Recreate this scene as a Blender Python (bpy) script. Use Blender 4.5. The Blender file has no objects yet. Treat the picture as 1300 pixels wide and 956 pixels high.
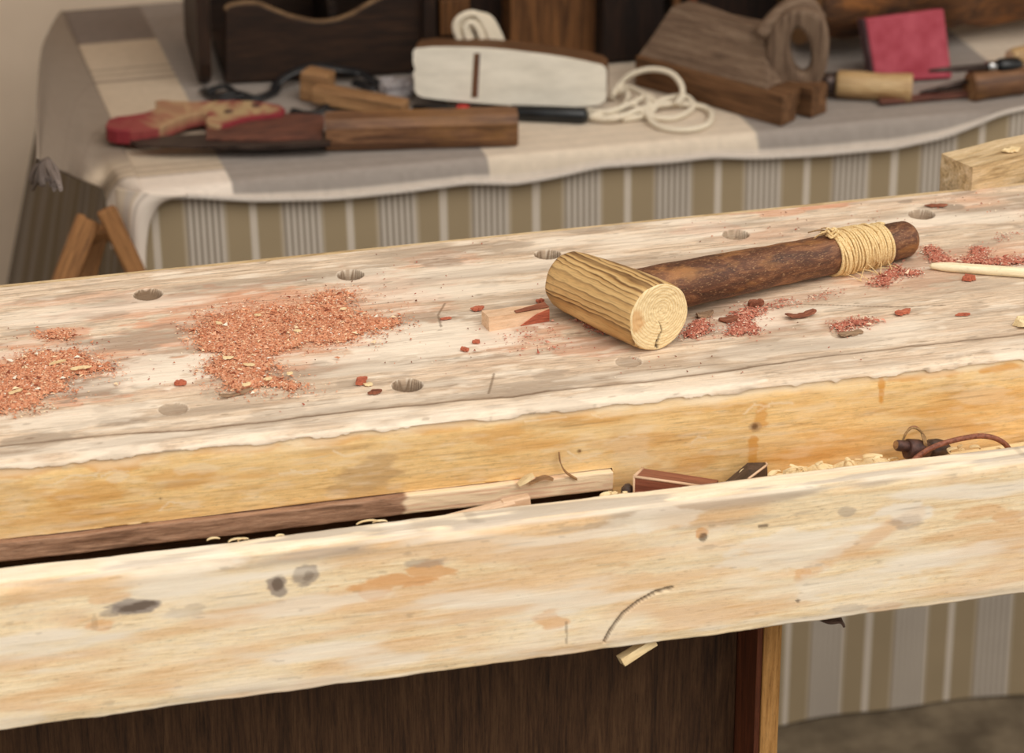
import bpy, bmesh, math, random
import numpy as np
from mathutils import Vector, noise as mnoise
random.seed(7); NR=np.random.RandomState(11)
SC=bpy.context.scene; COL=SC.collection
PI=math.pi; GZ=-.13
V=Vector
# ------------------------------------------------------------------ camera
TH=math.radians(24.5); PS=math.radians(15); FP=4000.0; DD=2.5; ZB=0.9
cF=V((math.cos(TH)*math.sin(PS),math.cos(TH)*math.cos(PS),-math.sin(TH)))
cR=V((math.cos(PS),-math.sin(PS),0)); cU=V((math.sin(PS)*math.sin(TH),math.cos(PS)*math.sin(TH),math.cos(TH)))
cC=V((0,0,ZB))-cF*DD
cam=bpy.data.cameras.new('camera'); co=bpy.data.objects.new('camera',cam); COL.objects.link(co)
co.location=cC; co.rotation_euler=cF.to_track_quat('-Z','Y').to_euler()
cam.sensor_width=36; cam.lens=36*FP/1300; cam.clip_start=.05; cam.clip_end=60
cam.dof.use_dof=True; cam.dof.focus_distance=2.6; cam.dof.aperture_fstop=7.6
SC.camera=co
def ray(x,y): return cF+cR*((x-650)/FP)-cU*((y-478)/FP)
def onp(x,y,p,n):
    d=ray(x,y); t=(V(p)-cC).dot(V(n))/d.dot(V(n)); return cC+d*t
def onz(x,y,z=ZB): return onp(x,y,(0,0,z),(0,0,1))
def ony(x,y,Y): return onp(x,y,(0,Y,0),(0,1,0))
def onx(x,y,X): return onp(x,y,(X,0,0),(1,0,0))
def srgb(r,g,b):
    f=lambda c:(c/12.92 if c<=.04045 else ((c+.055)/1.055)**2.4)
    return (f(r/255),f(g/255),f(b/255),1)
# ------------------------------------------------------------------ numpy noise
_L=NR.rand(8,256,256)
def vn(x,y,k=0):
    xi=np.floor(x).astype(int); yi=np.floor(y).astype(int); fx=x-xi; fy=y-yi
    fx=fx*fx*(3-2*fx); fy=fy*fy*(3-2*fy); L=_L[k%8]
    a=L[xi%256,yi%256]; b=L[(xi+1)%256,yi%256]; c=L[xi%256,(yi+1)%256]; d=L[(xi+1)%256,(yi+1)%256]
    return (a*(1-fx)+b*fx)*(1-fy)+(c*(1-fx)+d*fx)*fy
def fbm(x,y,k=0,o=4):
    s=0;a=.5;t=0
    for i in range(o):
        s=s+a*vn(x*2**i+17*i,y*2**i+31*i,k+i); t+=a; a*=.5
    return s/t
def ss(a,b,x):
    t=np.clip((x-a)/(b-a),0,1); return t*t*(3-2*t)
# ------------------------------------------------------------------ materials
def nt(name):
    m=bpy.data.materials.new(name); m.use_nodes=True; t=m.node_tree
    for n in list(t.nodes): t.nodes.remove(n)
    o=t.nodes.new('ShaderNodeOutputMaterial'); b=t.nodes.new('ShaderNodeBsdfPrincipled')
    t.links.new(b.outputs[0],o.inputs[0]); return m,t,b
class N:
    def __init__(s,t): s.t=t
    def new(s,k,**kw):
        n=s.t.nodes.new(k)
        for a,v in kw.items(): setattr(n,a,v)
        return n
    def link(s,a,b): s.t.links.new(a,b)
    def attr(s,name): n=s.new('ShaderNodeAttribute'); n.attribute_name=name; return n
    def noise(s,vec,scale,sc=(1,1,1),detail=4,rough=.55,dist=0):
        m=s.new('ShaderNodeMapping'); m.inputs['Scale'].default_value=sc; s.link(vec,m.inputs[0])
        n=s.new('ShaderNodeTexNoise'); n.inputs['Scale'].default_value=scale; n.inputs['Detail'].default_value=detail
        n.inputs['Roughness'].default_value=rough; n.inputs['Distortion'].default_value=dist
        s.link(m.outputs[0],n.inputs[0]); return n.outputs[0]
    def ramp(s,fac,stops,interp='LINEAR'):
        r=s.new('ShaderNodeValToRGB'); r.color_ramp.interpolation=interp
        e=r.color_ramp.elements
        while len(e)<len(stops): e.new(.5)
        for i,(p,c) in enumerate(stops): e[i].position=p; e[i].color=c
        s.link(fac,r.inputs[0]); return r.outputs[0]
    def mix(s,f,a,b,mode='MIX'):
        m=s.new('ShaderNodeMix',data_type='RGBA',blend_type=mode)
        for sock,v in ((m.inputs[0],f),(m.inputs[6],a),(m.inputs[7],b)):
            if isinstance(v,(float,int,tuple)): sock.default_value=v
            else: s.link(v,sock)
        return m.outputs[2]
    def math(s,op,a,b=0.0,c=0.0,clamp=False):
        m=s.new('ShaderNodeMath',operation=op,use_clamp=clamp)
        for i,v in enumerate((a,b,c)):
            if isinstance(v,(float,int)): m.inputs[i].default_value=v
            else: s.link(v,m.inputs[i])
        return m.outputs[0]
    def bump(s,h,dist,strength,bsdf):
        b=s.new('ShaderNodeBump'); b.inputs['Distance'].default_value=dist; b.inputs['Strength'].default_value=strength
        s.link(h,b.inputs['Height']); s.link(b.outputs[0],bsdf.inputs['Normal'])
g=lambda v:(v,v,v,1)
def wood(name,light,mid,dark,gs=1.0,along=9.,rough=.75,fine=.35,blotch=None,paint=None,bump=.5,spec=.25,ramp=(.3,.5,.68)):
    """procedural plank wood; grain runs along the x of the gc attribute"""
    m,t,b=nt(name); n=N(t); gc=n.attr('gc').outputs['Vector']
    a=n.noise(gc,1,(along*gs,90*gs,90*gs),6,.68,.8)
    a2=n.noise(gc,1,(along*2.6*gs,420*gs,420*gs),4,.6,.3)
    aa=n.math('ADD',n.math('MULTIPLY',a,.62),n.math('MULTIPLY',a2,.38))
    c=n.ramp(aa,[(ramp[0]+.06,srgb(*dark)),(ramp[1],srgb(*mid)),(ramp[2]-.04,srgb(*light))])
    f=n.noise(gc,1,(45*gs,620*gs,620*gs),6,.72)
    c=n.mix(min(1,fine*1.6),c,n.ramp(f,[(.30,g(.5)),(.45,g(.93)),(.56,g(1.04)),(.7,g(1.12))]),'MULTIPLY')
    sk=n.noise(gc,1,(150*gs,380*gs,380*gs),7,.78); c=n.mix(.7,c,n.ramp(sk,[(.33,g(.6)),(.43,g(.95)),(.58,g(1.03)),(.68,g(1.14))]),'MULTIPLY')
    if blotch:
        bl=n.noise(gc,1,(9*gs,26*gs,26*gs),6,.7)
        c=n.mix(n.ramp(bl,[(.48,g(0)),(.66,g(blotch[3]))]),c,srgb(*blotch[:3]))
    if paint:
        at=n.attr('m'); sp=n.new('ShaderNodeSeparateColor'); n.link(at.outputs['Color'],sp.inputs[0])
        for i,colr in enumerate(paint[:3]):
            c=n.mix(sp.outputs[i],c,srgb(*colr))
        c=n.mix(n.attr('k').outputs['Fac'],c,srgb(*paint[3]))
    n.link(c,b.inputs['Base Color']); b.inputs['Roughness'].default_value=rough
    b.inputs['Specular IOR Level'].default_value=spec
    h=n.math('ADD',aa,n.math('MULTIPLY',f,.5)); n.bump(h,.0012,bump,b)
    return m
def plain(name,c1,c2=None,scale=60,rough=.6,metal=0,sc=(1,1,1),bump=0.2,spec=.4,lo=.35,hi=.65):
    m,t,b=nt(name); n=N(t); gc=n.attr('gc').outputs['Vector']
    c2=c2 or tuple(int(v*.75) for v in c1)
    a=n.noise(gc,scale,sc,5,.6)
    n.link(n.ramp(a,[(lo,srgb(*c2)),(hi,srgb(*c1))]),b.inputs['Base Color'])
    b.inputs['Roughness'].default_value=rough; b.inputs['Metallic'].default_value=metal; b.inputs['Specular IOR Level'].default_value=spec
    if bump: n.bump(a,.001,bump,b)
    return m
def colmat(name,rough=.85,bump=None):
    m,t,b=nt(name); n=N(t); n.link(n.attr('col').outputs['Color'],b.inputs['Base Color'])
    b.inputs['Roughness'].default_value=rough; b.inputs['Specular IOR Level'].default_value=.15
    if bump: n.bump(n.noise(n.attr('gc').outputs['Vector'],bump[0],(1,1,1),3),bump[1],bump[2],b)
    return m
# ------------------------------------------------------------------ object helpers
ORG={}
def tag(o,label=None,cat=None,group=None,kind=None):
    if label: o['label']=label
    if cat: o['category']=cat
    if group: o['group']=group
    if kind: o['kind']=kind
    return o
def thing(name,loc,label,cat,group=None):
    o=bpy.data.objects.new(name,None); COL.objects.link(o); o.location=loc; o.empty_display_size=.03
    ORG[o.name]=V(loc); return tag(o,label,cat,group)
def mk(name,verts,faces,mat,parent=None,grain=(1,0,0),smooth=False,mats=None,mi=None,attrs=None,org=None,goff=None):
    v=np.asarray([tuple(p) for p in verts] if not isinstance(verts,np.ndarray) else verts,dtype=np.float64)
    if parent is not None: O=ORG[parent.name]
    elif org is not None: O=V(org)
    else:
        O=V(((v[:,0].min()+v[:,0].max())/2,(v[:,1].min()+v[:,1].max())/2,v[:,2].min()))
    me=bpy.data.meshes.new(name)
    me.from_pydata([],[],[]) if False else None
    if isinstance(faces,np.ndarray):
        nf,k=faces.shape
        me.vertices.add(len(v)); me.vertices.foreach_set('co',(v-np.array(O)).astype(np.float32).ravel())
        me.loops.add(nf*k); me.loops.foreach_set('vertex_index',faces.astype(np.int32).ravel())
        me.polygons.add(nf); me.polygons.foreach_set('loop_start',np.arange(0,nf*k,k,dtype=np.int32))
        me.update(calc_edges=True)
    else: me.from_pydata([tuple(p) for p in (v-np.array(O))],[],faces)
    gd=V(grain).normalized(); up=V((0,0,1)) if abs(gd.z)<.9 else V((0,1,0))
    g2=up.cross(gd).normalized(); g3=gd.cross(g2)
    B=np.array([gd,g2,g3]); off=np.array(goff if goff is not None else (NR.rand(3)*3))
    gcv=(v-np.array(O))@B.T+off
    a=me.attributes.new('gc','FLOAT_VECTOR','POINT'); a.data.foreach_set('vector',gcv.astype(np.float32).ravel())
    if attrs:
        for nm,arr in attrs.items():
            c=me.color_attributes.new(nm,'FLOAT_COLOR','POINT'); c.data.foreach_set('color',arr.astype(np.float32).ravel())
            if nm=='m': kk=me.attributes.new('k','FLOAT','POINT'); kk.data.foreach_set('value',np.ascontiguousarray(arr[:,3]).astype(np.float32))
    o=bpy.data.objects.new(name,me); COL.objects.link(o)
    for mm in (mats or [mat]): me.materials.append(mm)
    if mi is not None: me.polygons.foreach_set('material_index',np.asarray(mi,dtype=np.int32))
    if smooth: me.polygons.foreach_set('use_smooth',[True]*len(me.polygons))
    me.validate(); me.update()
    ORG[o.name]=O
    if parent is not None:
        o.parent=parent
        # every part keeps the origin of its thing, so local offsets are zero
    else: o.location=O
    return o
def bevel(o,w,seg=2):
    md=o.modifiers.new('bevel','BEVEL'); md.width=w; md.segments=seg; md.limit_method='ANGLE'; md.angle_limit=math.radians(35)
    return o
def box_vf(c,ax,sz):
    """oriented box: centre, axes(3 vectors), half sizes"""
    vs=[]
    for i in (-1,1):
        for j in (-1,1):
            for k in (-1,1): vs.append(V(c)+V(ax[0])*(i*sz[0])+V(ax[1])*(j*sz[1])+V(ax[2])*(k*sz[2]))
    return vs,[(0,1,3,2),(4,6,7,5),(0,4,5,1),(2,3,7,6),(0,2,6,4),(1,5,7,3)]
def rough_vf(vs,fs,cuts=0,amp=0.0,scale=40,seed=0):
    """subdivide and shake a polygon mesh so that old wood has an uneven surface"""
    bm=bmesh.new(); bv=[bm.verts.new(v) for v in vs]
    for f in fs: bm.faces.new([bv[i] for i in f])
    bmesh.ops.recalc_face_normals(bm,faces=bm.faces)
    if cuts: bmesh.ops.subdivide_edges(bm,edges=bm.edges,cuts=cuts,use_grid_fill=True)
    bm.normal_update()
    if amp:
        for v in bm.verts:
            v.co+=v.normal*amp*(mnoise.noise(v.co*scale+V((seed,seed*2,0)))) 
    out=([v.co.copy() for v in bm.verts],[]); bm.verts.index_update()
    fl=[[v.index for v in f.verts] for f in bm.faces]; bm.free(); return out[0],fl
def box(name,x0,x1,y0,y1,z0,z1,mat,parent=None,grain=(1,0,0),bv=.003,org=None):
    vs,fs=box_vf(((x0+x1)/2,(y0+y1)/2,(z0+z1)/2),((1,0,0),(0,1,0),(0,0,1)),((x1-x0)/2,(y1-y0)/2,(z1-z0)/2))
    o=mk(name,vs,fs,mat,parent,grain,org=org)
    if bv: bevel(o,bv)
    return o
def obox(name,c,dx,up,sz,mat,parent=None,grain=None,bv=.003,cuts=0,amp=0,seed=0):
    dx=V(dx).normalized(); up=V(up); dy=up.cross(dx).normalized(); dz=dx.cross(dy).normalized()
    vs,fs=box_vf(c,(dx,dy,dz),sz)
    if cuts: vs,fs=rough_vf(vs,fs,cuts,amp,60,seed)
    o=mk(name,vs,fs,mat,parent,grain or dx)
    if bv and not cuts: bevel(o,bv)
    return o
def prism_vf(poly,ext):
    n=len(poly); vs=[V(p) for p in poly]+[V(p)+V(ext) for p in poly]
    return vs,[tuple(range(n)),tuple(range(2*n-1,n-1,-1))]+[(i,i+n,(i+1)%n+n,(i+1)%n) for i in range(n)]
def smoothpath(pts,n=8,closed=False):
    P=[V(p) for p in pts]; out=[]; m=len(P)
    for i in range(m if closed else m-1):
        p0=P[(i-1)%m] if closed or i>0 else P[0]*2-P[1]; p1=P[i]; p2=P[(i+1)%m]
        p3=P[(i+2)%m] if closed or i+2<m else P[-1]*2-P[-2]
        for k in range(n):
            t=k/n; out.append(.5*((2*p1)+(p2-p0)*t+(2*p0-5*p1+4*p2-p3)*t*t+(3*p1-p0-3*p2+p3)*t**3))
    if not closed: out.append(P[-1])
    return out
def tube_vf(path,rad,ns=10,flat=1.0,up=(0,0,1),caps=True,twist=None):
    vs=[];fs=[];n=len(path)
    pn=None
    for i,p in enumerate(path):
        t=(path[min(i+1,n-1)]-path[max(i-1,0)]).normalized()
        if pn is None:
            u=V(up); u=(u-t*u.dot(t)); u=u.normalized() if u.length>1e-4 else t.orthogonal().normalized()
        else:
            u=(pn-t*pn.dot(t)).normalized()
        pn=u; w=t.cross(u)
        r=rad(i/(n-1)) if callable(rad) else (rad[i] if isinstance(rad,(list,tuple)) else rad)
        for k in range(ns):
            a=2*PI*k/ns; vs.append(p+u*(math.cos(a)*r*flat)+w*(math.sin(a)*r))
    for i in range(n-1):
        for k in range(ns): fs.append((i*ns+k,i*ns+(k+1)%ns,(i+1)*ns+(k+1)%ns,(i+1)*ns+k))
    if caps: fs.append(tuple(range(ns-1,-1,-1))); fs.append(tuple((n-1)*ns+k for k in range(ns)))
    return vs,fs
def tube(name,path,rad,mat,parent=None,ns=10,flat=1.0,sub=6,grain=None,up=(0,0,1),smooth=True):
    pt=smoothpath(path,sub) if sub>1 else [V(p) for p in path]
    vs,fs=tube_vf(pt,rad,ns,flat,up)
    o=mk(name,vs,fs,mat,parent,grain or (pt[-1]-pt[0] if (pt[-1]-pt[0]).length>1e-3 else (1,0,0)))
    if smooth:
        o.data.polygons.foreach_set('use_smooth',[len(p.vertices)==4 for p in o.data.polygons])
    return o
def lathe(name,p0,p1,prof,mat,parent=None,ns=32,noise=0,ns_scale=30,capmat=None,sub=1,seed=0):
    """prof: list of (t along p0-p1, radius)"""
    p0=V(p0);p1=V(p1);ax=(p1-p0);L=ax.length;ax.normalize();u=ax.orthogonal().normalized() if abs(ax.z)>.9 else (V((0,0,1))-ax*ax.z).normalized();w=ax.cross(u)
    vs=[];fs=[];mi=[]
    for (t,r) in prof:
        for k in range(ns):
            a=2*PI*k/ns; d=u*math.cos(a)+w*math.sin(a); p=p0+ax*(t*L)+d*r
            if noise: p+=d*noise*mnoise.noise(p*ns_scale+V((seed,0,0)))
            vs.append(p)
    for i in range(len(prof)-1):
        for k in range(ns): fs.append((i*ns+k,i*ns+(k+1)%ns,(i+1)*ns+(k+1)%ns,(i+1)*ns+k)); mi.append(0)
    fs.append(tuple(range(ns-1,-1,-1))); fs.append(tuple((len(prof)-1)*ns+k for k in range(ns))); mi+= [1 if capmat else 0]*2
    o=mk(name,vs,fs,mat,parent,ax,mats=[mat,capmat] if capmat else None,mi=mi)
    o.data.polygons.foreach_set('use_smooth',[len(p.vertices)==4 for p in o.data.polygons]); return o
def gridfaces(nu,nv,flip=False):
    i=np.arange((nu)*(nv)).reshape(nu,nv)
    a=i[:-1,:-1].ravel();b=i[1:,:-1].ravel();c=i[1:,1:].ravel();d=i[:-1,1:].ravel()
    return np.stack([a,d,c,b] if flip else [a,b,c,d],1)
# ------------------------------------------------------------------ materials used
M={}
M['top']=wood('old_bench_wood',(240,220,196),(228,203,175),(196,166,138),1,8,.8,.6,(196,176,154,.55),((220,140,100),(158,140,122),(250,236,216),(98,70,42)),.6)
M['rail']=wood('golden_board_wood',(246,212,154),(238,198,134),(216,172,110),1,10,.6,.42,(240,210,160,.6),((214,150,66),(176,140,100),(243,222,190),(110,74,40)),.4,.35)
M['jaw']=wood('pale_board_wood',(252,234,202),(248,224,184),(232,198,152),1,7,.65,.32,(247,230,204,.8),((222,160,98),(160,146,134),(248,236,218),(92,74,60)),.4,.3)
M['batten']=wood('dirty_batten_wood',(190,152,124),(166,128,102),(126,92,70),1,14,.85,.5,None,((246,220,184),(224,164,132),(240,220,190),(70,46,30)),.8)
M['strip']=wood('back_strip_wood',(214,176,128),(196,156,108),(150,112,74),1,12,.8,.5,(180,150,120,.5))
M['post']=wood('grey_top_timber',(228,205,170),(206,176,132),(150,122,84),1,12,.8,.5,(236,214,180,.5))
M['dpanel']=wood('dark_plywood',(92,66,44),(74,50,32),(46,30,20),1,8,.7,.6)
M['tanleg']=wood('tan_plywood_edge',(196,148,90),(176,128,72),(120,82,46),1,8,.7,.4)
M['redleg']=wood('reddish_board',(120,66,40),(98,52,32),(66,34,22),1,8,.6,.4)
M['darkwood']=wood('dark_walnut',(62,40,25),(42,26,16),(22,13,8),1,10,.6,.4,spec=.35)
M['darkedge']=wood('worn_walnut_edge',(140,112,82),(112,86,60),(76,56,40),1,10,.7,.4)
M['brown']=wood('brown_box_wood',(128,86,50),(100,66,38),(64,40,22),.8,8,.6,.4)
M['crate']=wood('dark_crate_wood',(48,30,20),(30,18,12),(15,9,6),1,8,.7,.4)
M['handle']=wood('worn_handle_wood',(146,106,74),(116,80,54),(66,42,28),1,9,.55,.4,(168,120,60,.4),spec=.4)
M['grey_plane']=wood('weathered_plane_wood',(140,118,98),(116,94,76),(72,54,42),1,8,.75,.5)
M['brown_plane']=wood('brown_plane_wood',(132,96,66),(106,74,48),(60,40,26),1,8,.7,.5)
M['tanbar']=wood('tan_bar_wood',(176,136,94),(150,112,76),(104,76,50),1,8,.6,.4)
M['slat']=wood('trestle_wood',(166,118,72),(142,98,58),(96,64,38),1,8,.65,.4)
M['paleh']=wood('pale_handle_wood',(206,178,134),(184,150,104),(136,98,60),1,7,.5,.3,spec=.5)
M['bark']=None
M['mole']=wood('red_moulding_wood',(158,98,74),(136,78,58),(104,56,42),1,12,.5,.4,spec=.4)
M['paleedge']=wood('pale_edge_wood',(236,206,176),(226,190,156),(200,160,124),1,10,.7,.2)
M['blackish']=wood('dark_charred_wood',(96,76,64),(72,54,46),(46,34,30),1,10,.5,.5,spec=.4)
M['shaving']=wood('shaving_wood',(246,226,182),(238,212,164),(216,182,130),1,14,.7,.25)
M['redchip']=wood('red_chip_wood',(206,124,94),(186,102,76),(140,72,54),2,14,.8,.3)
M['brownchip']=wood('brown_chip_wood',(170,110,84),(140,84,62),(96,58,44),2,14,.8,.3)
M['greychip']=wood('grey_chip_wood',(178,150,120),(150,120,94),(96,74,60),2,14,.8,.3)
M['dowel']=wood('white_dowel_wood',(250,238,206),(244,228,192),(230,208,166),1,8,.6,.15)
M['rope']=plain('white_rope',(246,236,216),(206,192,168),900,.9,bump=.6)
M['twine']=plain('straw_twine',(248,222,170),(212,174,114),700,.75,sc=(1,1,1),bump=.5)
M['twine_dark']=plain('dirty_twine',(176,140,96),(120,90,56),700,.85)
M['black']=plain('black_strap',(34,34,36),(16,16,18),200,.45,spec=.5)
M['blackgloss']=plain('black_handle_plastic',(20,24,28),(10,12,14),100,.3,spec=.5)
M['redplastic']=plain('red_plastic',(200,40,36),(150,24,24),100,.4)
M['rust']=plain('rusty_steel',(132,84,68),(84,56,50),70,.55,.35,sc=(.4,2,2),bump=.4)
M['darksteel']=plain('dark_steel',(92,78,72),(52,42,40),60,.4,.7,sc=(.4,2,2))
M['steel']=plain('bright_steel',(200,200,200),(130,130,130),200,.25,1)
M['rustrod']=plain('rusty_rod',(156,98,74),(108,62,46),300,.6,.1,bump=.6)
M['rustdark']=plain('dark_rusty_iron',(98,68,60),(62,44,40),200,.55,.3,bump=.6)
M['red']=plain('red_painted_block',(182,78,92),(156,46,62),45,.6,sc=(1,1,1),bump=.1,lo=.3,hi=.7)
M['redside']=plain('grey_red_block_side',(124,96,100),(96,70,76),60,.7)
M['whitesole']=plain('white_painted_sole',(232,224,208),(212,204,188),35,.55,sc=(.6,2,2),bump=.3,lo=.3,hi=.6)
M['tassel']=plain('grey_tassel_yarn',(146,132,124),(104,92,86),500,.95,sc=(3,3,.3))
M['ground']=plain('dusty_ground',(120,106,86),(84,72,56),14,.95,bump=.8)
M['canvas']=plain('canvas_sheet',(236,214,190),(226,204,180),6,.9,bump=.15)

# ------------------------------------------------------------------ paint helpers
def spots(X,Y,lst,axis,k=0):
    """soft irregular stains; (px,py,rx,ry,strength) converted to metres on the real surface"""
    out=np.zeros_like(X)
    for i,(px,py,rx,ry,s) in enumerate(lst):
        if axis=='z': c=onz(px,py); cx,cy=c.x,c.y; a=rx/1530.;b=ry/(1530.*.42)
        elif axis=='rail': c=ony(px,py,-.06); cx,cy=c.x,c.z; a=rx/1600.;b=ry/(1600.*.91)
        else: c=ony(px,py,-.147); cx,cy=c.x,c.z; a=rx/1660.;b=ry/(1660.*.91)
        d=np.hypot((X-cx)/a,(Y-cy)/b)
        d=d+ (fbm(X*60+i*3,Y*160+i*7,k+i,4)-.5)*1.3
        out=np.maximum(out,s*(1-ss(.72,1.02,d)))
    return out
def crackline(X,Y,pts,w):
    """distance mask to a polyline in metres"""
    out=np.full_like(X,9.)
    for (ax,ay),(bx,by) in zip(pts[:-1],pts[1:]):
        dx,dy=bx-ax,by-ay; L=dx*dx+dy*dy+1e-12
        t=np.clip(((X-ax)*dx+(Y-ay)*dy)/L,0,1); out=np.minimum(out,np.hypot(X-ax-t*dx,Y-ay-t*dy))
    return 1-ss(w*.5,w,out)
# ================================================================== SETTING
def struct(o): o['kind']='structure'; return o
struct(box('floor',-3.5,5,-3.2,4,GZ-.05,GZ,M['ground'],bv=0))
def canvas_wall():
    nx,nz=160,60; xs=np.linspace(-3,5,nx); zs=np.linspace(GZ,2.6,nz); X,Z=np.meshgrid(xs,zs,indexing='ij')
    Y=2.02+.012*np.sin(X*9+Z*1.3)+.03*(fbm(X*1.6,Z*1.2,2)-.5)
    v=np.stack([X,Y,Z],-1).reshape(-1,3); return mk('wall_back',v,gridfaces(nx,nz),M['canvas'],smooth=True)
struct(canvas_wall())
cz=np.linspace(0,1,20); cx=np.linspace(-3,5,30); X,T=np.meshgrid(cx,cz,indexing='ij')
Yc=.6+T*1.55; Zc=2.3-.10*np.sin(T*PI)+.0*X
struct(mk('added_shade_canopy',np.stack([X,Yc,Zc],-1).reshape(-1,3),gridfaces(30,20),M['canvas'],smooth=True))  # unseen canvas canopy, added to keep sky light off the table

# ================================================================== WORKBENCH
bench=thing('workbench',(0.1,.1,GZ),'long pale wooden workbench with round dog holes and a thick front board','workbench')
xs=np.concatenate([np.linspace(-1.2,-.46,40)[:-1],np.arange(-.46,.61,.00115),np.linspace(.61,1.5,40)[1:]])
BH=[(188,374,.0112),(445,349,.0102),(695,323,.0103),(934,298,.0108),(1170,272,.0108)]
FH=[(220,519,.0105),(517,489,.0112),(798,459,.0095),(1068,424,.008)]
SEAM=[onz(x,y) for x,y in ((-200,588),(0,566),(120,553),(250,545),(330,535),(460,520),(560,511),(650,503),(700,495),(760,490),(830,483),(900,474),(1000,459),(1060,450),(1150,440),(1220,432),(1300,424),(1600,393))]
def seam_y(X): return np.interp(X,[p.x for p in SEAM],[p.y for p in SEAM])
def kf(X): return np.interp(X,[-1.2,-.41,0,.41,1.5],[.012,.009,0,-.003,-.004])
def make_top():
    ys=np.concatenate([np.arange(-.0615,.2935,.00115)]); X,Y=np.meshgrid(xs,ys,indexing='ij')
    Z=np.zeros_like(X)
    Z+=(fbm(X*9,Y*60,1)-.5)*.0016+(fbm(X*30,Y*300,2,3)-.5)*.0007
    m=np.zeros(X.shape+(4,))
    # holes
    rim=np.zeros_like(X)
    for i,(px,py,r) in enumerate(BH+FH):
        c=onz(px,py); d=np.hypot(X-c.x,Y-c.y)
        dep=[.006,.016,.020,.012,.010,.0014,.014,.0018,.0008][i]
        f=1-ss(r-.0004,r+.0009,d); Z-=dep*f; f=1-ss(r+.0006,r+.0014,d)
        m[...,1]=np.maximum(m[...,1],f*[.5,.1,.2,.1,.2,.45,.5,.4,.1][i]); m[...,3]=np.maximum(m[...,3],f*[.72,.66,.74,.5,.5,.22,.66,.25,.1][i])
        rr=(1-ss(.0006,.0018,abs(d-r-.0008)))*(fbm(X*200,Y*200,i)>.45); m[...,2]=np.maximum(m[...,2],rr*.4)
    # seam to the front rail
    d=np.abs(Y-seam_y(X)-(fbm(X*40,Y*0,3)-.5)*.003)
    dep=.35+.65*fbm(X*14,Y*0+2,5); f=(1-ss(.0009,.0027,d))
    Z-=.0012*f*dep; fk=(1-ss(.0009,.0024,d)); m[...,3]=np.maximum(m[...,3],fk*np.clip(.45+.7*(dep-.35),.4,.9)); m[...,2]*=1
    f2=(1-ss(.001,.006,d))*fbm(X*50,Y*100,4); m[...,3]=np.maximum(m[...,3],f2*.4)
    # back strip seam on the left
    yb=np.interp(X,[-1.2,onz(0,374).x,onz(200,350).x,onz(335,333).x,onz(380,326).x,2],[onz(0,374).y,onz(0,374).y,onz(200,350).y,onz(335,333).y,.31,.31])
    d=np.abs(Y-yb); f=1-ss(.0006,.0020,d); m[...,3]=np.maximum(m[...,3],f*.6); Z-=.0015*f
    # checks along the grain
    rng=np.random.RandomState(5)
    for i in range(70):
        x0=rng.uniform(-.45,.5); y0=rng.uniform(-.02,.28); L=rng.uniform(.03,.14); sl=rng.uniform(-.03,.03)
        f=(1-ss(.0002,.0011,np.abs(Y-y0-sl*(X-x0)-(fbm(X*20,Y*0+i,i)-.5)*.006)))*ss(x0,x0+.02,X)*(1-ss(x0+L-.03,x0+L,X)); m[...,3]=np.maximum(m[...,3],f*rng.uniform(.2,.6)); Z-=.0004*f
    for pts in ([(1010,386),(1070,388),(1130,390),(1200,388)],[(560,415),(556,400),(565,385)],[(620,500),(627,475)]):
        q=[(onz(*p).x,onz(*p).y) for p in pts]; m[...,3]=np.maximum(m[...,3],crackline(X,Y,q,.0012)*.6)
    # dust, grey and bleached stains with their own outlines
    dust=spots(X,Y,[(330,415,150,60,.5),(70,470,120,45,.45),(230,385,170,16,.35),(440,385,150,40,.3),(110,378,120,8,.25),(75,425,40,10,.5),(640,300,110,10,.0),(985,268,60,8,.4),(1050,258,50,8,.6),(900,290,60,10,.3),
        (1150,340,130,28,.28),(940,412,90,22,.25),(660,425,70,22,.3),(750,440,60,14,.4),(1240,330,80,16,.35),(1080,412,60,12,.2),(560,330,60,14,.3),(170,440,80,20,.25),(480,400,90,18,.2)],'z',1)
    dust=np.maximum(dust,.32*ss(.5,.75,fbm(X*6,Y*22,6))*ss(.0,.3,Y+.1))
    grey=spots(X,Y,[(110,492,70,16,.75),(170,432,80,14,.65),(210,420,60,10,.5),(160,534,34,6,.7),(540,488,60,6,.5),(440,487,18,6,.5),(410,462,14,5,.6),(700,475,24,9,.5),(838,462,26,6,.5),(565,333,34,9,.6),(760,290,50,9,.4),
        (830,270,60,8,.35),(1190,262,30,5,.6),(930,320,60,8,.3),(600,320,50,8,.3),(50,560,60,10,.6),(180,560,80,8,.5),(300,545,60,7,.4),(640,400,60,10,.35),(1060,300,60,9,.4),(860,330,60,9,.3),(1000,420,90,8,.3),(700,515,50,6,.4),
        (1240,395,50,6,.3),(350,525,40,8,.45),(90,445,50,12,.4),(520,455,70,9,.3),(1180,345,90,30,.35),(560,332,30,8,.7),(770,285,36,10,.6),(640,312,40,6,.6),(1205,264,24,5,.8),(1150,256,14,4,.7),(1225,244,20,4,.7),(1290,254,14,5,.6),(650,498,22,8,.6),(930,448,60,4,.5),(880,470,50,4,.5),(30,420,30,6,.5),(130,400,40,5,.5),(60,378,60,3,.5),(290,360,70,3,.4),(1100,380,160,16,.25),(650,415,60,16,.4),(720,340,24,8,.4)],'z',3)
    grey=np.maximum(grey,.6*ss(.50,.72,fbm(X*7+3,Y*38,7)))
    wht=spots(X,Y,[(200,470,110,20,.8),(560,430,130,30,.7),(60,400,110,12,.4),(520,360,120,14,.35),(100,530,120,12,.5),(450,510,120,8,.4),(800,500,150,8,.5),(1000,440,160,9,.4),(860,300,90,9,.4),(1120,430,90,8,.4),(470,350,60,10,.5)],'z',5)
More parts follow.
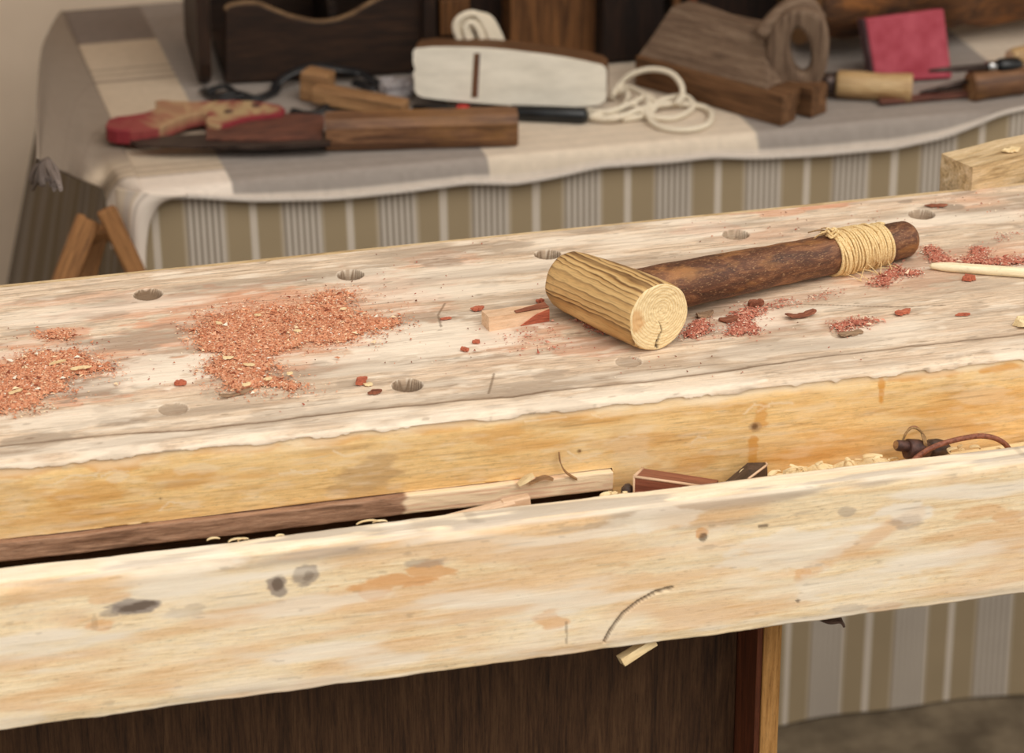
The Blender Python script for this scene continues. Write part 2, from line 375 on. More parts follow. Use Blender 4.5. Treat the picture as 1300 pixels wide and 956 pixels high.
    wht=np.maximum(wht,.6*ss(.55,.75,fbm(X*9+8,Y*45+3,2)))
    fr=1-ss(-.060,-.03,Y); wht=np.maximum(wht,fr*.55*ss(.35,.6,fbm(X*30,Y*90,3)))
    grey=np.maximum(grey,.42*ss(.58,.72,fbm(X*34,Y*120,5,5))); wht=np.maximum(wht,.5*ss(.6,.75,fbm(X*30+5,Y*150,1,5)))
    dk=.4*ss(.76,.86,fbm(X*60,Y*260,4,3)); m[...,3]=np.maximum(m[...,3],dk)
    hole=m[...,1]>.02; m[...,0]=np.maximum(m[...,0],dust*(~hole)); m[...,1]=np.maximum(m[...,1],grey); m[...,2]=np.where(hole,m[...,2]*.0,np.maximum(m[...,2],wht*(1-grey*.5)))
    # worn front arris
    e=1-ss(-.0615,-.052,Y); Z-=e*e*.0035*(.5+fbm(X*25,Y*0+1,6)); 
    eb=ss(.286,.2925,Y); Z-=eb*eb*.003*(.3+fbm(X*18,Y*0+5,2))
    Y=Y+kf(X)*(1-ss(-.060,-.034,Y))
    v=np.stack([X,Y,ZB+Z],-1); nu,nv=X.shape
    # skirt down the back and the ends
    vv=v.reshape(-1,3); faces=[gridfaces(nu,nv)]; mm=m.reshape(-1,4)
    base=len(vv); idx=np.arange(nu*nv).reshape(nu,nv)
    loop=np.concatenate([idx[:,0],idx[-1,1:],idx[::-1,-1][1:],idx[0,::-1][1:-1]])
    lo=vv[loop].copy(); fr_=lo[:,1]<-.03; lo[:,2]=np.where(fr_,.8955-.0028*ss(.35,.75,fbm(lo[:,0]*60,lo[:,0]*0,3,6)),.842); lo[:,1]+=np.where(fr_,.0002,0); vv=np.vstack([vv,lo]); mm=np.vstack([mm,mm[loop]])
    k=len(loop); a=loop; b=np.roll(loop,-1); la=base+np.arange(k); lb=np.roll(la,-1)
    faces.append(np.stack([a,la,lb,b],1)); F=np.vstack(faces)
    return mk('tabletop',vv,F,M['top'],bench,attrs={'m':mm},smooth=True,goff=(0,0,0))
make_top()
def sweep(name,sec,mat,disp,paint,x=xs,axis='rail',smooth=True):
    """section loop (y,z) swept along x; resampled densely"""
    pts=[]
    n=len(sec)
    for i in range(n):
        a=np.array(sec[i]);b=np.array(sec[(i+1)%n]); L=np.linalg.norm(b-a); st=.0012 if sec[i][2:]!=(9,) else .02
        k=max(1,int(L/.0013)); 
        for j in range(k): pts.append(a+(b-a)*j/k)
    P=np.array(pts); X=np.repeat(x[:,None],len(P),1); Y=np.repeat(P[None,:,0],len(x),0); Z=np.repeat(P[None,:,1],len(x),0)
    X,Y,Z=disp(X,Y.copy(),Z.copy()); m=paint(X,Y,Z)
    nu,nv=X.shape; idx=np.arange(nu*nv).reshape(nu,nv); j=np.roll(idx,-1,1)
    F=np.stack([idx[:-1].ravel(),idx[1:].ravel(),j[1:].ravel(),j[:-1].ravel()],1)
    o=mk(name,np.stack([X,Y,Z],-1).reshape(-1,3),F,mat,bench,attrs={'m':m.reshape(-1,4)},smooth=smooth,goff=(.3,.2,.7))
    return o
# front rail: a golden board under the front of the top
def rail_disp(X,Y,Z):
    Y0=Y.copy(); front=(Y<-.0585).astype(float)
    top=ss(.884,.897,Z)*front
    Y+=top*(.0015+.0015*fbm(X*30,Z*0,3))
    Y+=front*(fbm(X*12,Z*60,1)-.5)*.0012
    Y=Y+kf(X)*(1-ss(-.0585,-.036,Y0)); low=(X<.066)
    zl=.8398-np.maximum(kf(X),0)*.42; Z=np.where(low&(Z<zl),zl,Z)
    return X,Y,Z
def rail_paint(X,Y,Z):
    m=np.zeros(X.shape+(4,))
    o=spots(X,Z,[(30,600,60,14,.8),(150,590,60,12,.7),(300,570,70,10,.6),(420,560,60,8,.6),(110,630,60,20,.4),(560,540,70,10,.5),(640,550,50,16,.4),(955,575,9,40,.85),(965,525,12,20,.6),(1117,495,6,22,.9),(1180,475,60,6,.7),(1270,465,40,6,.8),(1240,500,60,8,.3),
       (800,560,60,14,.3),(1060,560,50,18,.3),(1200,545,70,20,.35),(720,525,50,8,.5),(240,610,50,14,.4),(880,585,50,14,.35)],'rail',1)
    o=np.maximum(o,.5*ss(.55,.8,fbm(X*9,Z*60,2)))
    gr=spots(X,Z,[(470,600,40,24,.5),(450,620,30,14,.4),(958,540,9,6,.7),(595,650,60,4,.4)],'rail',4)
    gr=np.maximum(gr,.3*ss(.6,.8,fbm(X*14,Z*120,5)))
    w=np.maximum(.35*ss(.5,.75,fbm(X*45,Z*260,6)),ss(.8835,.896,Z+(fbm(X*30,Z*140,7,5)-.5)*.016)*.85); w=np.maximum(w,spots(X,Z,[(250,600,30,8,.4),(800,570,30,20,.3),(1190,560,60,20,.2),(1250,500,50,14,.35),(1010,480,120,6,.5),(150,610,14,8,.5)],'rail',3))
    k=np.zeros_like(X)
    for px,py,r in ((957,540,.0032),(1062,478,.0012),(735,572,.002),(205,637,.0013),(580,640,.0013)):
        c=ony(px,py,-.06); k=np.maximum(k,(1-ss(r*.5,r*1.2,np.hypot(X-c.x,Z-c.z)))*.85)
    rng=np.random.RandomState(9)
    for i in range(26):
        x0=rng.uniform(-.42,.42); z0=rng.uniform(.83,.885); L=rng.uniform(.02,.09)
        f=(1-ss(.0001,.001,np.abs(Z-z0-(fbm(X*20,Z*0+i,i)-.5)*.004)))*ss(x0,x0+.01,X)*(1-ss(x0+L-.02,x0+L,X)); k=np.maximum(k,f*rng.uniform(.15,.4))
    for i in range(14):   # scratches in the varnish
        x0=rng.uniform(-.4,.4); z0=rng.uniform(.84,.89); a=rng.uniform(-.9,.9); L=rng.uniform(.01,.035)
        w=np.maximum(w,crackline(X,Z,[(x0,z0),(x0+L*math.cos(a)*.4,z0+L*math.sin(a)*.5),(x0+L*math.cos(a),z0+L*math.sin(a)*.3)],.0011)*.6)
    m[...,0]=o;m[...,1]=gr;m[...,2]=w*(1-o*.4);m[...,3]=k; return m
sweep('front_rail',[(-.0612,.8965),(-.0600,.786),(-.036,.786),(-.036,.8965)],M['rail'],rail_disp,rail_paint)
# narrow strip under the rail, brown on the left and freshly cut on the right
bx=np.concatenate([np.linspace(-1.2,-.46,20)[:-1],np.arange(-.46,.0645,.0012)])
def bat_disp(X,Y,Z):
    f=1-ss(-.067,-.064,Y); Y+=f*(fbm(X*30,Z*200,3)-.5)*.002; Y=Y+kf(X); Z=Z+(fbm(X*25,Y*0,2)-.5)*.0016-np.maximum(kf(X),0)*.42
    Z+=np.where(X<-.1,.0,0); return X,Y,Z
def bat_paint(X,Y,Z):
    m=np.zeros(X.shape+(4,)); xr=ony(515,640,-.06).x
    m[...,0]=ss(xr-.004,xr+.001,X+(fbm(X*0,Z*300,1)-.5)*.008)*1.
    m[...,1]=m[...,0]*ss(.55,.7,fbm(X*6,Z*900,4))*.6
    m[...,3]=.6*ss(.66,.8,fbm(X*25,Z*260,5))*(1-m[...,0]); return m
b=sweep('lower_batten',[(-.0665,.839),(-.0665,.8235),(-.045,.8235),(-.045,.839)],M['batten'],bat_disp,bat_paint,x=bx)
vsx,fsx=box_vf((.0635,-.0557,.8298),((1,0,0),(0,1,0),(0,0,1)),(.0008,.0100,.0078))
mk('cut_end',vsx,fsx,M['paleedge'],b)
box('back_strip',-1.2,1.5,.2930,.2985,.850,.8980,M['post'],bench,bv=.001)
# front board (jaw)
YJ=-.147
def jaw_disp(X,Y,Z):
    front=1-ss(-.147,-.140,Y); back=ss(-.128,-.1225,Y); top=ss(.838,.851,Z); bot=1-ss(.727,.736,Z)
    Y+=front*top*(.0012+.005*fbm(X*22,Z*0,3)**2)+front*bot*.002*fbm(X*30,Z*0,5)
    Y-=back*top*.004*fbm(X*20,Z*0+4,1)
    Y+=front*(fbm(X*8,Z*50,2)-.5)*.0016
    Z+=top*((fbm(X*14,Y*90,4)-.5)*.003-front*.0012); Z+=bot*(fbm(X*28,Y*0,6)-.5)*.0022
    # the curved split
    q=[(ony(*p,YJ).x,ony(*p,YJ).z) for p in ((767,815),(775,800),(790,780),(810,764),(832,752),(853,746))]
    f=crackline(X,Z,q,.0013)*front; Y+=f*.003
    return X,Y,Z
def jaw_paint(X,Y,Z):
    m=np.zeros(X.shape+(4,)); front=1-ss(-.146,-.138,Y); tp=ss(-.1455,-.1425,Y)*ss(.843,.846,Z)
    o=spots(X,Z,[(500,738,70,10,.8),(475,750,24,12,.7),(548,722,30,16,.7),(140,760,30,8,.4),(125,795,20,8,.5),(350,745,12,8,.7),(700,788,24,14,.55),(890,678,10,8,.8),(1280,655,40,10,.5),(1020,728,14,8,.6),(1130,770,30,8,.45),(780,740,60,20,.35),(1250,650,40,8,.4),(640,700,100,10,.35),(420,700,120,10,.3),(200,720,120,10,.3)],'jaw',1)
    o=np.maximum(o,.38*ss(.5,.72,fbm(X*8,Z*55,2)))*front
    q=[(ony(*p,YJ).x,ony(*p,YJ).z) for p in ((1018,730),(1060,706),(1100,688),(1130,668),(1165,652))]
    o=np.maximum(o,crackline(X,Z+(fbm(X*40,Z*40,2)-.5)*.006,q,.009)*.4*front)
    gr=spots(X,Z,[(172,770,34,10,1.),(150,775,24,8,.6),(352,744,14,14,.9),(390,731,18,14,.8),(540,715,30,7,.55),(1150,660,30,12,.5),(1085,771,30,5,.5),(760,668,60,6,.4),(950,660,90,5,.3),(1075,648,14,8,.5),(1240,765,60,6,.35),(240,776,30,8,.3)],'jaw',4)*front
    gr=np.maximum(gr,.75*ss(.38,.58,fbm(X*16,Y*120,3))*tp); gr=np.maximum(gr,.4*ss(.848,.836,Z)*0)
    gr=np.maximum(gr,.7*ss(.832,.842,Z)*(1-ss(.844,.846,Z))*front*ss(.40,.62,fbm(X*9,Z*60,1)))
    w=.75*ss(.5,.68,fbm(X*10,Z*70,6)); w=np.maximum(w,.9*(1-ss(.0,.0035,np.abs(Z-.8465+.001*fbm(X*30,Z*0,2))))*front*ss(.3,.5,fbm(X*9,Z*0,7)))
    w=np.maximum(w,(1-ss(.727,.75,Z))*.6*ss(.4,.6,fbm(X*16,Z*120,2)))
    w=np.maximum(w,tp*.35); w=np.maximum(w,spots(X,Z,[(1150,650,50,14,.8),(830,660,70,16,.7),(1000,700,90,30,.6),(1080,740,90,20,.5)],'jaw',2))
    k=spots(X,Z,[(172,770,26,6,.75),(352,741,8,8,.7),(392,730,10,8,.4),(893,682,6,6,.75),(968,668,8,2,.7),(1013,763,3,2,.8),(719,806,2,16,.45),(120,790,4,12,.2)],'jaw',7)*front
    q=[(ony(*p,YJ).x,ony(*p,YJ).z) for p in ((767,815),(775,800),(790,780),(810,764),(832,752),(853,746))]
    k=np.maximum(k,crackline(X,Z,q,.0017)*.8*front)
    rng=np.random.RandomState(3)
    for i in range(30):
        x0=rng.uniform(-.44,.4); z0=rng.uniform(.735,.845); L=rng.uniform(.015,.07)
        f=(1-ss(.0001,.001,np.abs(Z-z0-(fbm(X*20,Z*0+i,i)-.5)*.005)))*ss(x0,x0+.01,X)*(1-ss(x0+L-.02,x0+L,X)); k=np.maximum(k,f*rng.uniform(.1,.35)*front)
    k=np.maximum(k,.25*ss(.78,.86,fbm(X*50,Z*260,4,3)))
    m[...,0]=o;m[...,1]=gr;m[...,2]=w*(1-.5*gr)*(1-.5*o);m[...,3]=k; return m
sweep('vise_jaw',[(-.1225,.8490),(-.147,.8490),(-.147,.727),(-.1225,.727)],M['jaw'],jaw_disp,jaw_paint)
# well board between rail and jaw, frame, legs, panel
box('well_board',.066,1.5,-.1215,-.0605,.797,.809,M['rail'],bench)
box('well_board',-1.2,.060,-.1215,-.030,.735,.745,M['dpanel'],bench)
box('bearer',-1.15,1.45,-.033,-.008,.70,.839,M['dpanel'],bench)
box('bearer',-1.15,1.45,.25,.285,.74,.845,M['dpanel'],bench)
for xa in (-.9,1.25):
    for ya in (-.06,.22): box('leg',xa,xa+.07,ya,ya+.06,GZ,.84,M['dpanel'],bench,grain=(0,0,1))
for xa in (-1.1,-.3,.55,1.3): box('jaw_block',xa,xa+.04,-.1225,-.030,.745,.79,M['dpanel'],bench)
px0=ony(430,830,.0).x
box('side_panel',-.75,.204,.02,.032,GZ+.03,.74,M['dpanel'],bench,grain=(0,0,1),bv=.001)
box('side_post',.2045,.2095,-.028,.034,GZ,.80,M['redleg'],bench,grain=(0,0,1),bv=.0008)
pe=box('post_edge',.2097,.2255,-.030,.034,GZ,.80,M['tanleg'],bench,grain=(0,0,1),bv=.001)
# block of timber standing behind the bench
d=V((.93,.30,0)).normalized(); dn=V((-d.y,d.x,0)); c0=onz(1235,213,.9225)
cc=c0+d*.08+dn*.0215; cc.z=.8865
box('rear_ledge',.40,.80,.2990,.385,.838,.850,M['dpanel'],bench)
box('ledge_bracket',.56,.58,.2990,.38,.80,.838,M['dpanel'],bench)
obox('timber_block',cc,d,(0,0,1),(.08,.0215,.036),M['post'],bv=.004,cuts=4,amp=.0016)
tag(bpy.data.objects['timber_block'],'thick squared timber block sitting behind the far right edge of the bench','timber')
pw=onz(1284,192,.9235)
# ================================================================== MALLET
def ringwood(name,light,mid,dark,freq,pith,noise_amt,contrast,fine=.3,paint=False,irr=2.4):
    m,t,b=nt(name); n=N(t); at=n.attr('gc').outputs['Vector']
    sep=n.new('ShaderNodeSeparateXYZ'); n.link(at,sep.inputs[0])
    nz=n.noise(at,1,(9,22,22),4,.55); nn=n.math('MULTIPLY',n.math('SUBTRACT',nz,.5),noise_amt)
    y=n.math('SUBTRACT',sep.outputs[1],pith[0]); z=n.math('SUBTRACT',sep.outputs[2],pith[1])
    y=n.math('ADD',y,n.math('MULTIPLY',sep.outputs[0],pith[2]))
    r=n.math('SQRT',n.math('ADD',n.math('MULTIPLY',y,y),n.math('MULTIPLY',z,z)))
    r=n.math('ADD',r,nn); w1=n.new('ShaderNodeTexNoise',noise_dimensions='1D'); n.link(n.math('MULTIPLY',r,freq*.45),w1.inputs['W']); w1.inputs['Scale'].default_value=1; w1.inputs['Detail'].default_value=2
    s=n.math('FRACT',n.math('ADD',n.math('MULTIPLY',r,freq),n.math('MULTIPLY',w1.outputs[0],irr)))
    c=n.ramp(s,[(0,srgb(*light)),(.55,srgb(*mid)),(.80,srgb(*dark)),(.88,srgb(*dark)),(1,srgb(*light))])
    bl=n.noise(at,1,(12,60,60),4,.6); c=n.mix(n.ramp(bl,[(.35,g(0)),(.6,g(contrast))]),c,srgb(*light))
    f=n.noise(at,1,(60,1100,1100),3,.6); c=n.mix(fine,c,n.ramp(f,[(.3,g(.4)),(.55,g(1))]),'MULTIPLY')
    if paint: c=n.mix(n.attr('m').outputs['Fac'],c,srgb(214,166,112)); c=n.mix(n.attr('k').outputs['Fac'],c,srgb(60,38,20))
    n.link(c,b.inputs['Base Color']); b.inputs['Roughness'].default_value=.6; b.inputs['Specular IOR Level'].default_value=.3
    n.bump(n.math('ADD',f,s),.0006,.35,b); return m
M['head']=ringwood('mallet_head_side',(220,182,124),(186,142,86),(104,68,38),200,(-.052,-.030,.07),.017,.50,.4)
M['headend']=ringwood('mallet_head_end',(246,222,176),(240,212,162),(222,186,130),420,(.002,.006,0),.004,.3,.35,True,.3)
P1=onz(836,445); P0=V((.0777,.126,.9)); A=(P1-P0).normalized(); HL=(P1-P0).length; RF=.0288; RB=.0250
mallet=thing('mallet',(.13,.09,.9),'round-headed wooden mallet with a bark-brown handle bound in straw twine, lying on the bench','mallet')
def make_head():
    f=P1+V((0,0,RF+.0006)); bk=P1-A*HL+V((0,0,RB+.0006)); ax=(f-bk); L=ax.length; ax.normalize()
    u=(V((0,0,1))-ax*ax.z).normalized(); w=ax.cross(u)
    ns=96; prof=[]
    for t,r in ((0,.45),(0.004,.62),(.012,.78),(.03,.90),(.06,.965),(.11,1.0)): prof.append((t,r*RB))
    for t in np.linspace(.16,.95,24): prof.append((t,(RB*1.01+(RF-RB)*ss(.0,1,np.float64(t))+ .0008*math.sin(t*PI))))
    prof+=[(.975,RF*.995),(.99,RF*.975),(1.0,RF*.94)]
    vs=[];fs=[];mi=[]; mm=[]
    def add(t,r,k,dd=0,al=0,pt=0):
        a=2*PI*k/ns; d=u*math.cos(a)+w*math.sin(a); p=bk+ax*(t*L)+d*r
        p+=d*(.0011*mnoise.noise(V((t*2.5,math.cos(a)*2,math.sin(a)*2)))*min(1,r/.01))-ax*dd
        if t>.9: p+=ax*(d.dot(cR)*r*.15*(t-.9)/.1*(1 if True else 0))
        if p.z<.9004: p.z=.9004
        vs.append(p); mm.append((pt,pt,pt,al))
    for t,r in prof:
        for k in range(ns): add(t,r,k)
    np_=len(prof)
    for i in range(np_-1):
        for k in range(ns): fs.append((i*ns+k,i*ns+(k+1)%ns,(i+1)*ns+(k+1)%ns,(i+1)*ns+k)); mi.append(0 if i<np_-3 else (0 if i<np_-2 else 1))
    # front end: dense rings with a radial split at the lower edge
    base=(np_-1)*ns; rings=34; kc=None
    for j in range(1,rings):
        r=RF*.94*(1-j/rings); o0=len(vs)
        for k in range(ns):
            a=2*PI*k/ns; X=math.sin(a)*r; Zc=math.cos(a)*r
            # split: from (0,-RF) up to about 55% of the radius
            xl=.0005+.0022*math.sin((Zc+RF)*260); wd=.0011*max(0,1-(Zc+RF)/(RF*.85)); dist=abs(X*1.0-xl*1.0)
            al=0;dd=0
            if Zc<-.1*RF and dist<wd+.0003: al=.9; dd=.002
            pass
            dd+= .0009*mnoise.noise(V((X*300,Zc*300,0)))+.0005*mnoise.noise(V((X*900,Zc*900,3)))
            dl_=(u*math.cos(a)+w*math.sin(a)); lx=dl_.dot(cR)*r/RF; lz=Zc/RF
            q_=math.hypot((lx+.66)/.26,(lz-.05)/.34)+.35*mnoise.noise(V((lx*5,lz*5,0))); pt=max(0,min(1,(1.15-q_)*2.5))*.8
            add(1.0,r,k,dd-.0008*(1-(r/RF)**2),al,pt)
        for k in range(ns):
            fs.append((base+k,base+(k+1)%ns,o0+(k+1)%ns,o0+k)); mi.append(1)
        base=o0
    fs.append(tuple(base+k for k in range(ns))); mi.append(1)
    fs.append(tuple(range(ns-1,-1,-1))); mi.append(1)
    mm=np.array(mm)
    o=mk('mallet_head',vs,fs,None,mallet,ax,mats=[M['head'],M['headend']],mi=mi,attrs={'m':mm},goff=(0,0,0),smooth=True)
    # re-centre ring coordinates on the head axis
    cen=bk; gd=ax; g2=V((0,0,1)).cross(gd).normalized(); g3=gd.cross(g2)
    vv=np.array([tuple(p) for p in vs]); B=np.array([gd,g2,g3]); gcv=(vv-np.array(cen))@B.T
    o.data.attributes['gc'].data.foreach_set('vector',gcv.astype(np.float32).ravel())
    return bk,f
bk,fr=make_head()
# bark handle
def barkmat():
    m,t,b=nt('bark_handle'); n=N(t); at=n.attr('gc').outputs['Vector']
    a=n.noise(at,1,(22,80,80),8,.75,.6); c=n.ramp(a,[(.34,srgb(58,36,26)),(.5,srgb(100,62,42)),(.64,srgb(150,102,68))])
    s=n.noise(at,1,(300,900,900),4,.7); c=n.mix(n.ramp(s,[(.56,g(0)),(.68,g(.65))]),c,srgb(192,150,108))
    d=n.noise(at,1,(25,60,60),4,.6); c=n.mix(n.ramp(d,[(.55,g(0)),(.72,g(.6))]),c,srgb(182,126,72))
    n.link(c,b.inputs['Base Color']); b.inputs['Roughness'].default_value=.5; b.inputs['Specular IOR Level'].default_value=.4
    n.bump(n.math('ADD',a,n.math('MULTIPLY',s,.5)),.001,.5,b); return m
M['bark']=barkmat()
cm=bk.lerp(fr,.52)
hs=cm+V((.005,.001,0)); he=onz(1150,328)+V((.0,.0045,.0)); he.z=.9+.0158
hdv=(he-hs); hdn=hdv.normalized(); he=he+hdn*.008; HLn=(he-hs).length
def hr(t): return .0195-.0038*t**1.5+.0004*math.sin(t*9)
hp=[(t,hr(t)) for t in np.linspace(0,.975,40)]+[(.985,hr(1)*.93),(.993,hr(1)*.82),(1.0,hr(1)*.66)]
ho=lathe('handle',hs,he,hp,M['bark'],mallet,48,.0010,45,capmat=M['tanleg'])
# keep its underside off the bench
for v in ho.data.vertices:
    if v.co.z+ORG[ho.name].z<.9004: v.co.z=.9004-ORG[ho.name].z
# small green fleck of paint

# twine wrap
def hframe():
    u=(V((0,0,1))-hdn*hdn.z).normalized(); return u,hdn.cross(u)
uu,ww=hframe()
tw=[];turns=20;t0=.705;t1=.895
for i in range(turns*24+1):
    s=i/(turns*24); t=t0+(t1-t0)*s+.0025*math.sin(i*.26); a=2*PI*i/24
    r=hr(t)+.0011+.0005*math.sin(i*.37); p=hs+hdn*(t*HLn)+(uu*math.cos(a)+ww*math.sin(a))*r
    p.z=max(p.z,.9010); tw.append(p)
vs,fs=tube_vf(tw,.00135,6); two=mk('twine_wrap',vs,fs,M['twine'],mallet,hdn,smooth=True)
# second irregular layer and loose ends
def strand(pts,r,name='twine_strand',mat='twine',parent=None,sub=8): return tube(name,pts,r,M[mat],parent or two,6,sub=sub)
def hpt(t,a,dr): 
    p=hs+hdn*(t*HLn)+(uu*math.cos(a)+ww*math.sin(a))*(hr(t)+dr); p.z=max(p.z,.9012); return p
for k in range(7):
    ta=random.uniform(t0-.01,t0+.05); tb=random.uniform(t0+.06,t1); a0=random.uniform(-.6,.6)
    strand([hpt(ta+(tb-ta)*i/16,a0+2*PI*i/16*(1+.2*k),.0030) for i in range(17)],.0010,sub=4)
kn=hpt(.700,.25,.002)
for k in range(9):  # knot
    a=k*1.7; q=[kn+V((.005*math.cos(a+j*1.3),.003*math.sin(a*1.3+j),.003+.003*math.sin(j*1.9+k))) for j in range(5)]
    strand(q,.0011,'twine_knot')
for k in range(10):
    d1=V((random.uniform(-.02,-.002),random.uniform(-.006,.01),random.uniform(.0,.008)))
    strand([kn+V((0,0,.003)),kn+d1*.5+V((0,0,.004)),kn+d1],.0006,'twine_end','twine' if k%2 else 'twine_dark')
for k in range(12):
    b0=hpt(random.uniform(t0,t1),random.uniform(1.9,2.9),.002); b0.z=max(.901,b0.z)
    e0=b0+V((random.uniform(-.012,.02),random.uniform(-.012,-.003),0)); e0.z=.9012
    strand([b0,b0.lerp(e0,.5)+V((0,0,.0005)),e0],.0004,'twine_fibre')
# white pointed stick
s0=onz(1180,343)+V((0,0,.0042)); s1=onz(1345,356)+V((0,0,.0048)); sd=(s1-s0)
lathe('wooden_skewer',s0,s1,[(0,.0014),(.02,.0026),(.10,.0038),(.16,.0042),(1,.0044)],M['dowel'],None,16)
tag(bpy.data.objects['wooden_skewer'],'slim whitish pointed wooden stick lying at the right end of the bench','stick')
# ================================================================== OFFCUT WEDGE
w=thing('wood_offcut',onz(660,405),'small pale wedge-shaped offcut with a red-brown corner, left of the mallet head','offcut')
bl=onz(621,421);br=onz(697,408);h0=.0135
tl=onz(618,396,.912); d=(br-bl); nrm=V((-d.y,d.x,0)).normalized()
P=[bl,br,br+nrm*.010,bl+nrm*.016]; T=[p+V((0,0,.9+.0125-p.z)) for p in P]; T[1].z=.912;T[2].z=.9125
vs,fs=rough_vf(P+T,[(3,2,1,0),(4,5,6,7),(0,1,5,4),(1,2,6,5),(2,3,7,6),(3,0,4,7)],3,.0008,80,4)
mk('offcut_body',vs,fs,M['paleedge'],w,d)
n_=-nrm*.0003
tri=[bl.lerp(br,.52)+V((0,0,.0006))+n_*3,br+V((0,0,.0004))+n_*3,br+V((0,0,.0112))+n_*3,bl.lerp(br,.80)+V((0,0,.0086))+n_*3]
vs,fs=prism_vf(tri,nrm*.004); tag(mk('heartwood_corner',vs,fs,M['redchip'],w,d),'red-brown heartwood corner')
a_=T[0].lerp(T[1],.45); tri=[a_+V((0,0,.0003)),T[1]+V((0,0,.0006)),T[2]+V((0,0,.0006)),a_+nrm*.004+V((0,0,.0003))]
vs,fs=prism_vf(tri,V((0,0,.0006))); mk('dark_top_edge',vs,fs,M['brownchip'],w,d)

# ================================================================== SAWDUST
M['dust']=colmat('sawdust',.9)
def inpoly(px,py,poly):
    ins=np.zeros(px.shape,bool); n=len(poly)
    for i in range(n):
        x1,y1=poly[i];x2,y2=poly[(i+1)%n]
        c=((y1>py)!=(y2>py))&(px<(x2-x1)*(py-y1)/(y2-y1+1e-9)+x1); ins^=c
    return ins
def polydist(px,py,poly):
    out=np.full(px.shape,1e9); n=len(poly)
    for i in range(n):
        ax,ay=poly[i];bx_,by=poly[(i+1)%n]; dx,dy=bx_-ax,by-ay; L=dx*dx+dy*dy+1e-12
        t=np.clip(((px-ax)*dx+(py-ay)*dy)/L,0,1); out=np.minimum(out,np.hypot(px-ax-t*dx,py-ay-t*dy))
    return np.where(inpoly(px,py,poly),-out,out)
PAL=[(srgb(214,148,112),.36),(srgb(198,126,92),.24),(srgb(228,174,140),.18),(srgb(140,76,54),.12),(srgb(246,214,174),.10),(srgb(248,238,218),.04)]
PALR=[(srgb(196,122,100),.38),(srgb(170,96,78),.26),(srgb(216,152,128),.18),(srgb(120,62,48),.06),(srgb(240,208,178),.09),(srgb(244,232,212),.03)]
def pick(pal,n):
    c=np.array([p[0] for p in pal]); w_=np.array([p[1] for p in pal]); w_=w_/w_.sum(); return c[NR.choice(len(pal),n,p=w_)]
def pile(polypx,h,label,dens=1.0,pal=PAL,edge=.006,scatter=.4,fl=(.0004,.0016),big=.03,group=None):
    poly=[(onz(*p).x,onz(*p).y) for p in polypx]
    x0=min(p[0] for p in poly)-.012;x1=max(p[0] for p in poly)+.012;y0=min(p[1] for p in poly)-.012;y1=max(p[1] for p in poly)+.012
    st=.0009; X,Y=np.meshgrid(np.arange(x0,x1,st),np.arange(y0,y1,st),indexing='ij')
    d=polydist(X,Y,poly)+(fbm(X*70,Y*70,1,4)-.5)*edge*2.6
    hh=h*ss(0,-edge*2.2,d)*(.5+.9*fbm(X*60,Y*60,3,3))
    Z=.9006+hh+ (NR.rand(*X.shape)-.35)*.0011*ss(.0,-.003,d)
    col=pick(pal,X.size).reshape(X.shape+(4,)); base=np.array(pal[0][0]); col=base*.45+col*.55; col[...,3]=1
    keep=(d<-.0004)&(dens>.5)&((d<-.004)|(NR.rand(*X.shape)<.75*dens))
    nu,nv=X.shape; F=gridfaces(nu,nv); kf=keep[:-1,:-1].ravel()&keep[1:,1:].ravel()&keep[1:,:-1].ravel()&keep[:-1,1:].ravel()
    F=F[kf]; used=np.unique(F); mp=-np.ones(X.size,int); mp[used]=np.arange(len(used)); F=mp[F]
    v=np.stack([X,Y,Z],-1).reshape(-1,3)[used]; c=col.reshape(-1,4)[used]
    # loose flakes: flattened chips over the heap and around it
    area=max((d<0).sum()*st*st,1e-6); n=int(area/1.6e-6*dens*1.0)+40
    n2=n*4; rx=NR.uniform(x0,x1,n2); ry=NR.uniform(y0,y1,n2)
    dd=polydist(rx,ry,poly)+(fbm(rx*70,ry*70,1,4)-.5)*edge*2.6
    pr=np.where(dd<0,1.,scatter*np.exp(-dd/(edge*.8))); sel=np.where(NR.rand(n2)<pr)[0][:n]
    rx,ry,dd=rx[sel],ry[sel],dd[sel]; n=len(rx)
    hz=.9009+h*ss(0,-edge*2.2,dd)*(.5+.9*fbm(rx*60,ry*60,3,3))
    sz=NR.uniform(fl[0],fl[1],n)*np.where(NR.rand(n)<big,2.4,1.); th=NR.uniform(0,2*PI,n); el=NR.uniform(.3,1.,n)
    ti=NR.uniform(-.5,.5,n); cs,sn=np.cos(th),np.sin(th)
    L=[]
    for (a,b_,z_) in ((1,0,1.),(-.5,.8,0.),(-.6,-.7,0.),(-.1,.0,1.4)):
        ex=sz*(a*cs-b_*el*sn); ey=sz*(a*sn+b_*el*cs); L.append(np.stack([rx+ex,ry+ey,hz+sz*(.35*z_+a*ti*.5+.2)],-1))
    fv=np.stack(L,1).reshape(-1,3); fv[:,2]=np.maximum(fv[:,2],.9004)
    b0=len(v)+np.arange(n)*4; cc_=pick(pal,n); sc_=NR.uniform(.85,1.1,(n,1)); cc_[:,:3]*=sc_; cf=np.repeat(cc_,4,0)
    tris=np.concatenate([np.stack([b0,b0+1,b0+3,b0+3],1),np.stack([b0+1,b0+2,b0+3,b0+3],1),np.stack([b0+2,b0,b0+3,b0+3],1)])
    allv=np.vstack([v,fv]); allc=np.vstack([c,cf])
    faces=[tuple(f) for f in F]+[tuple(f[:3]) for f in tris]
    o=mk('sawdust',allv,faces,M['dust'],None,attrs={'col':allc})
    return tag(o,label,'sawdust',group,'stuff')
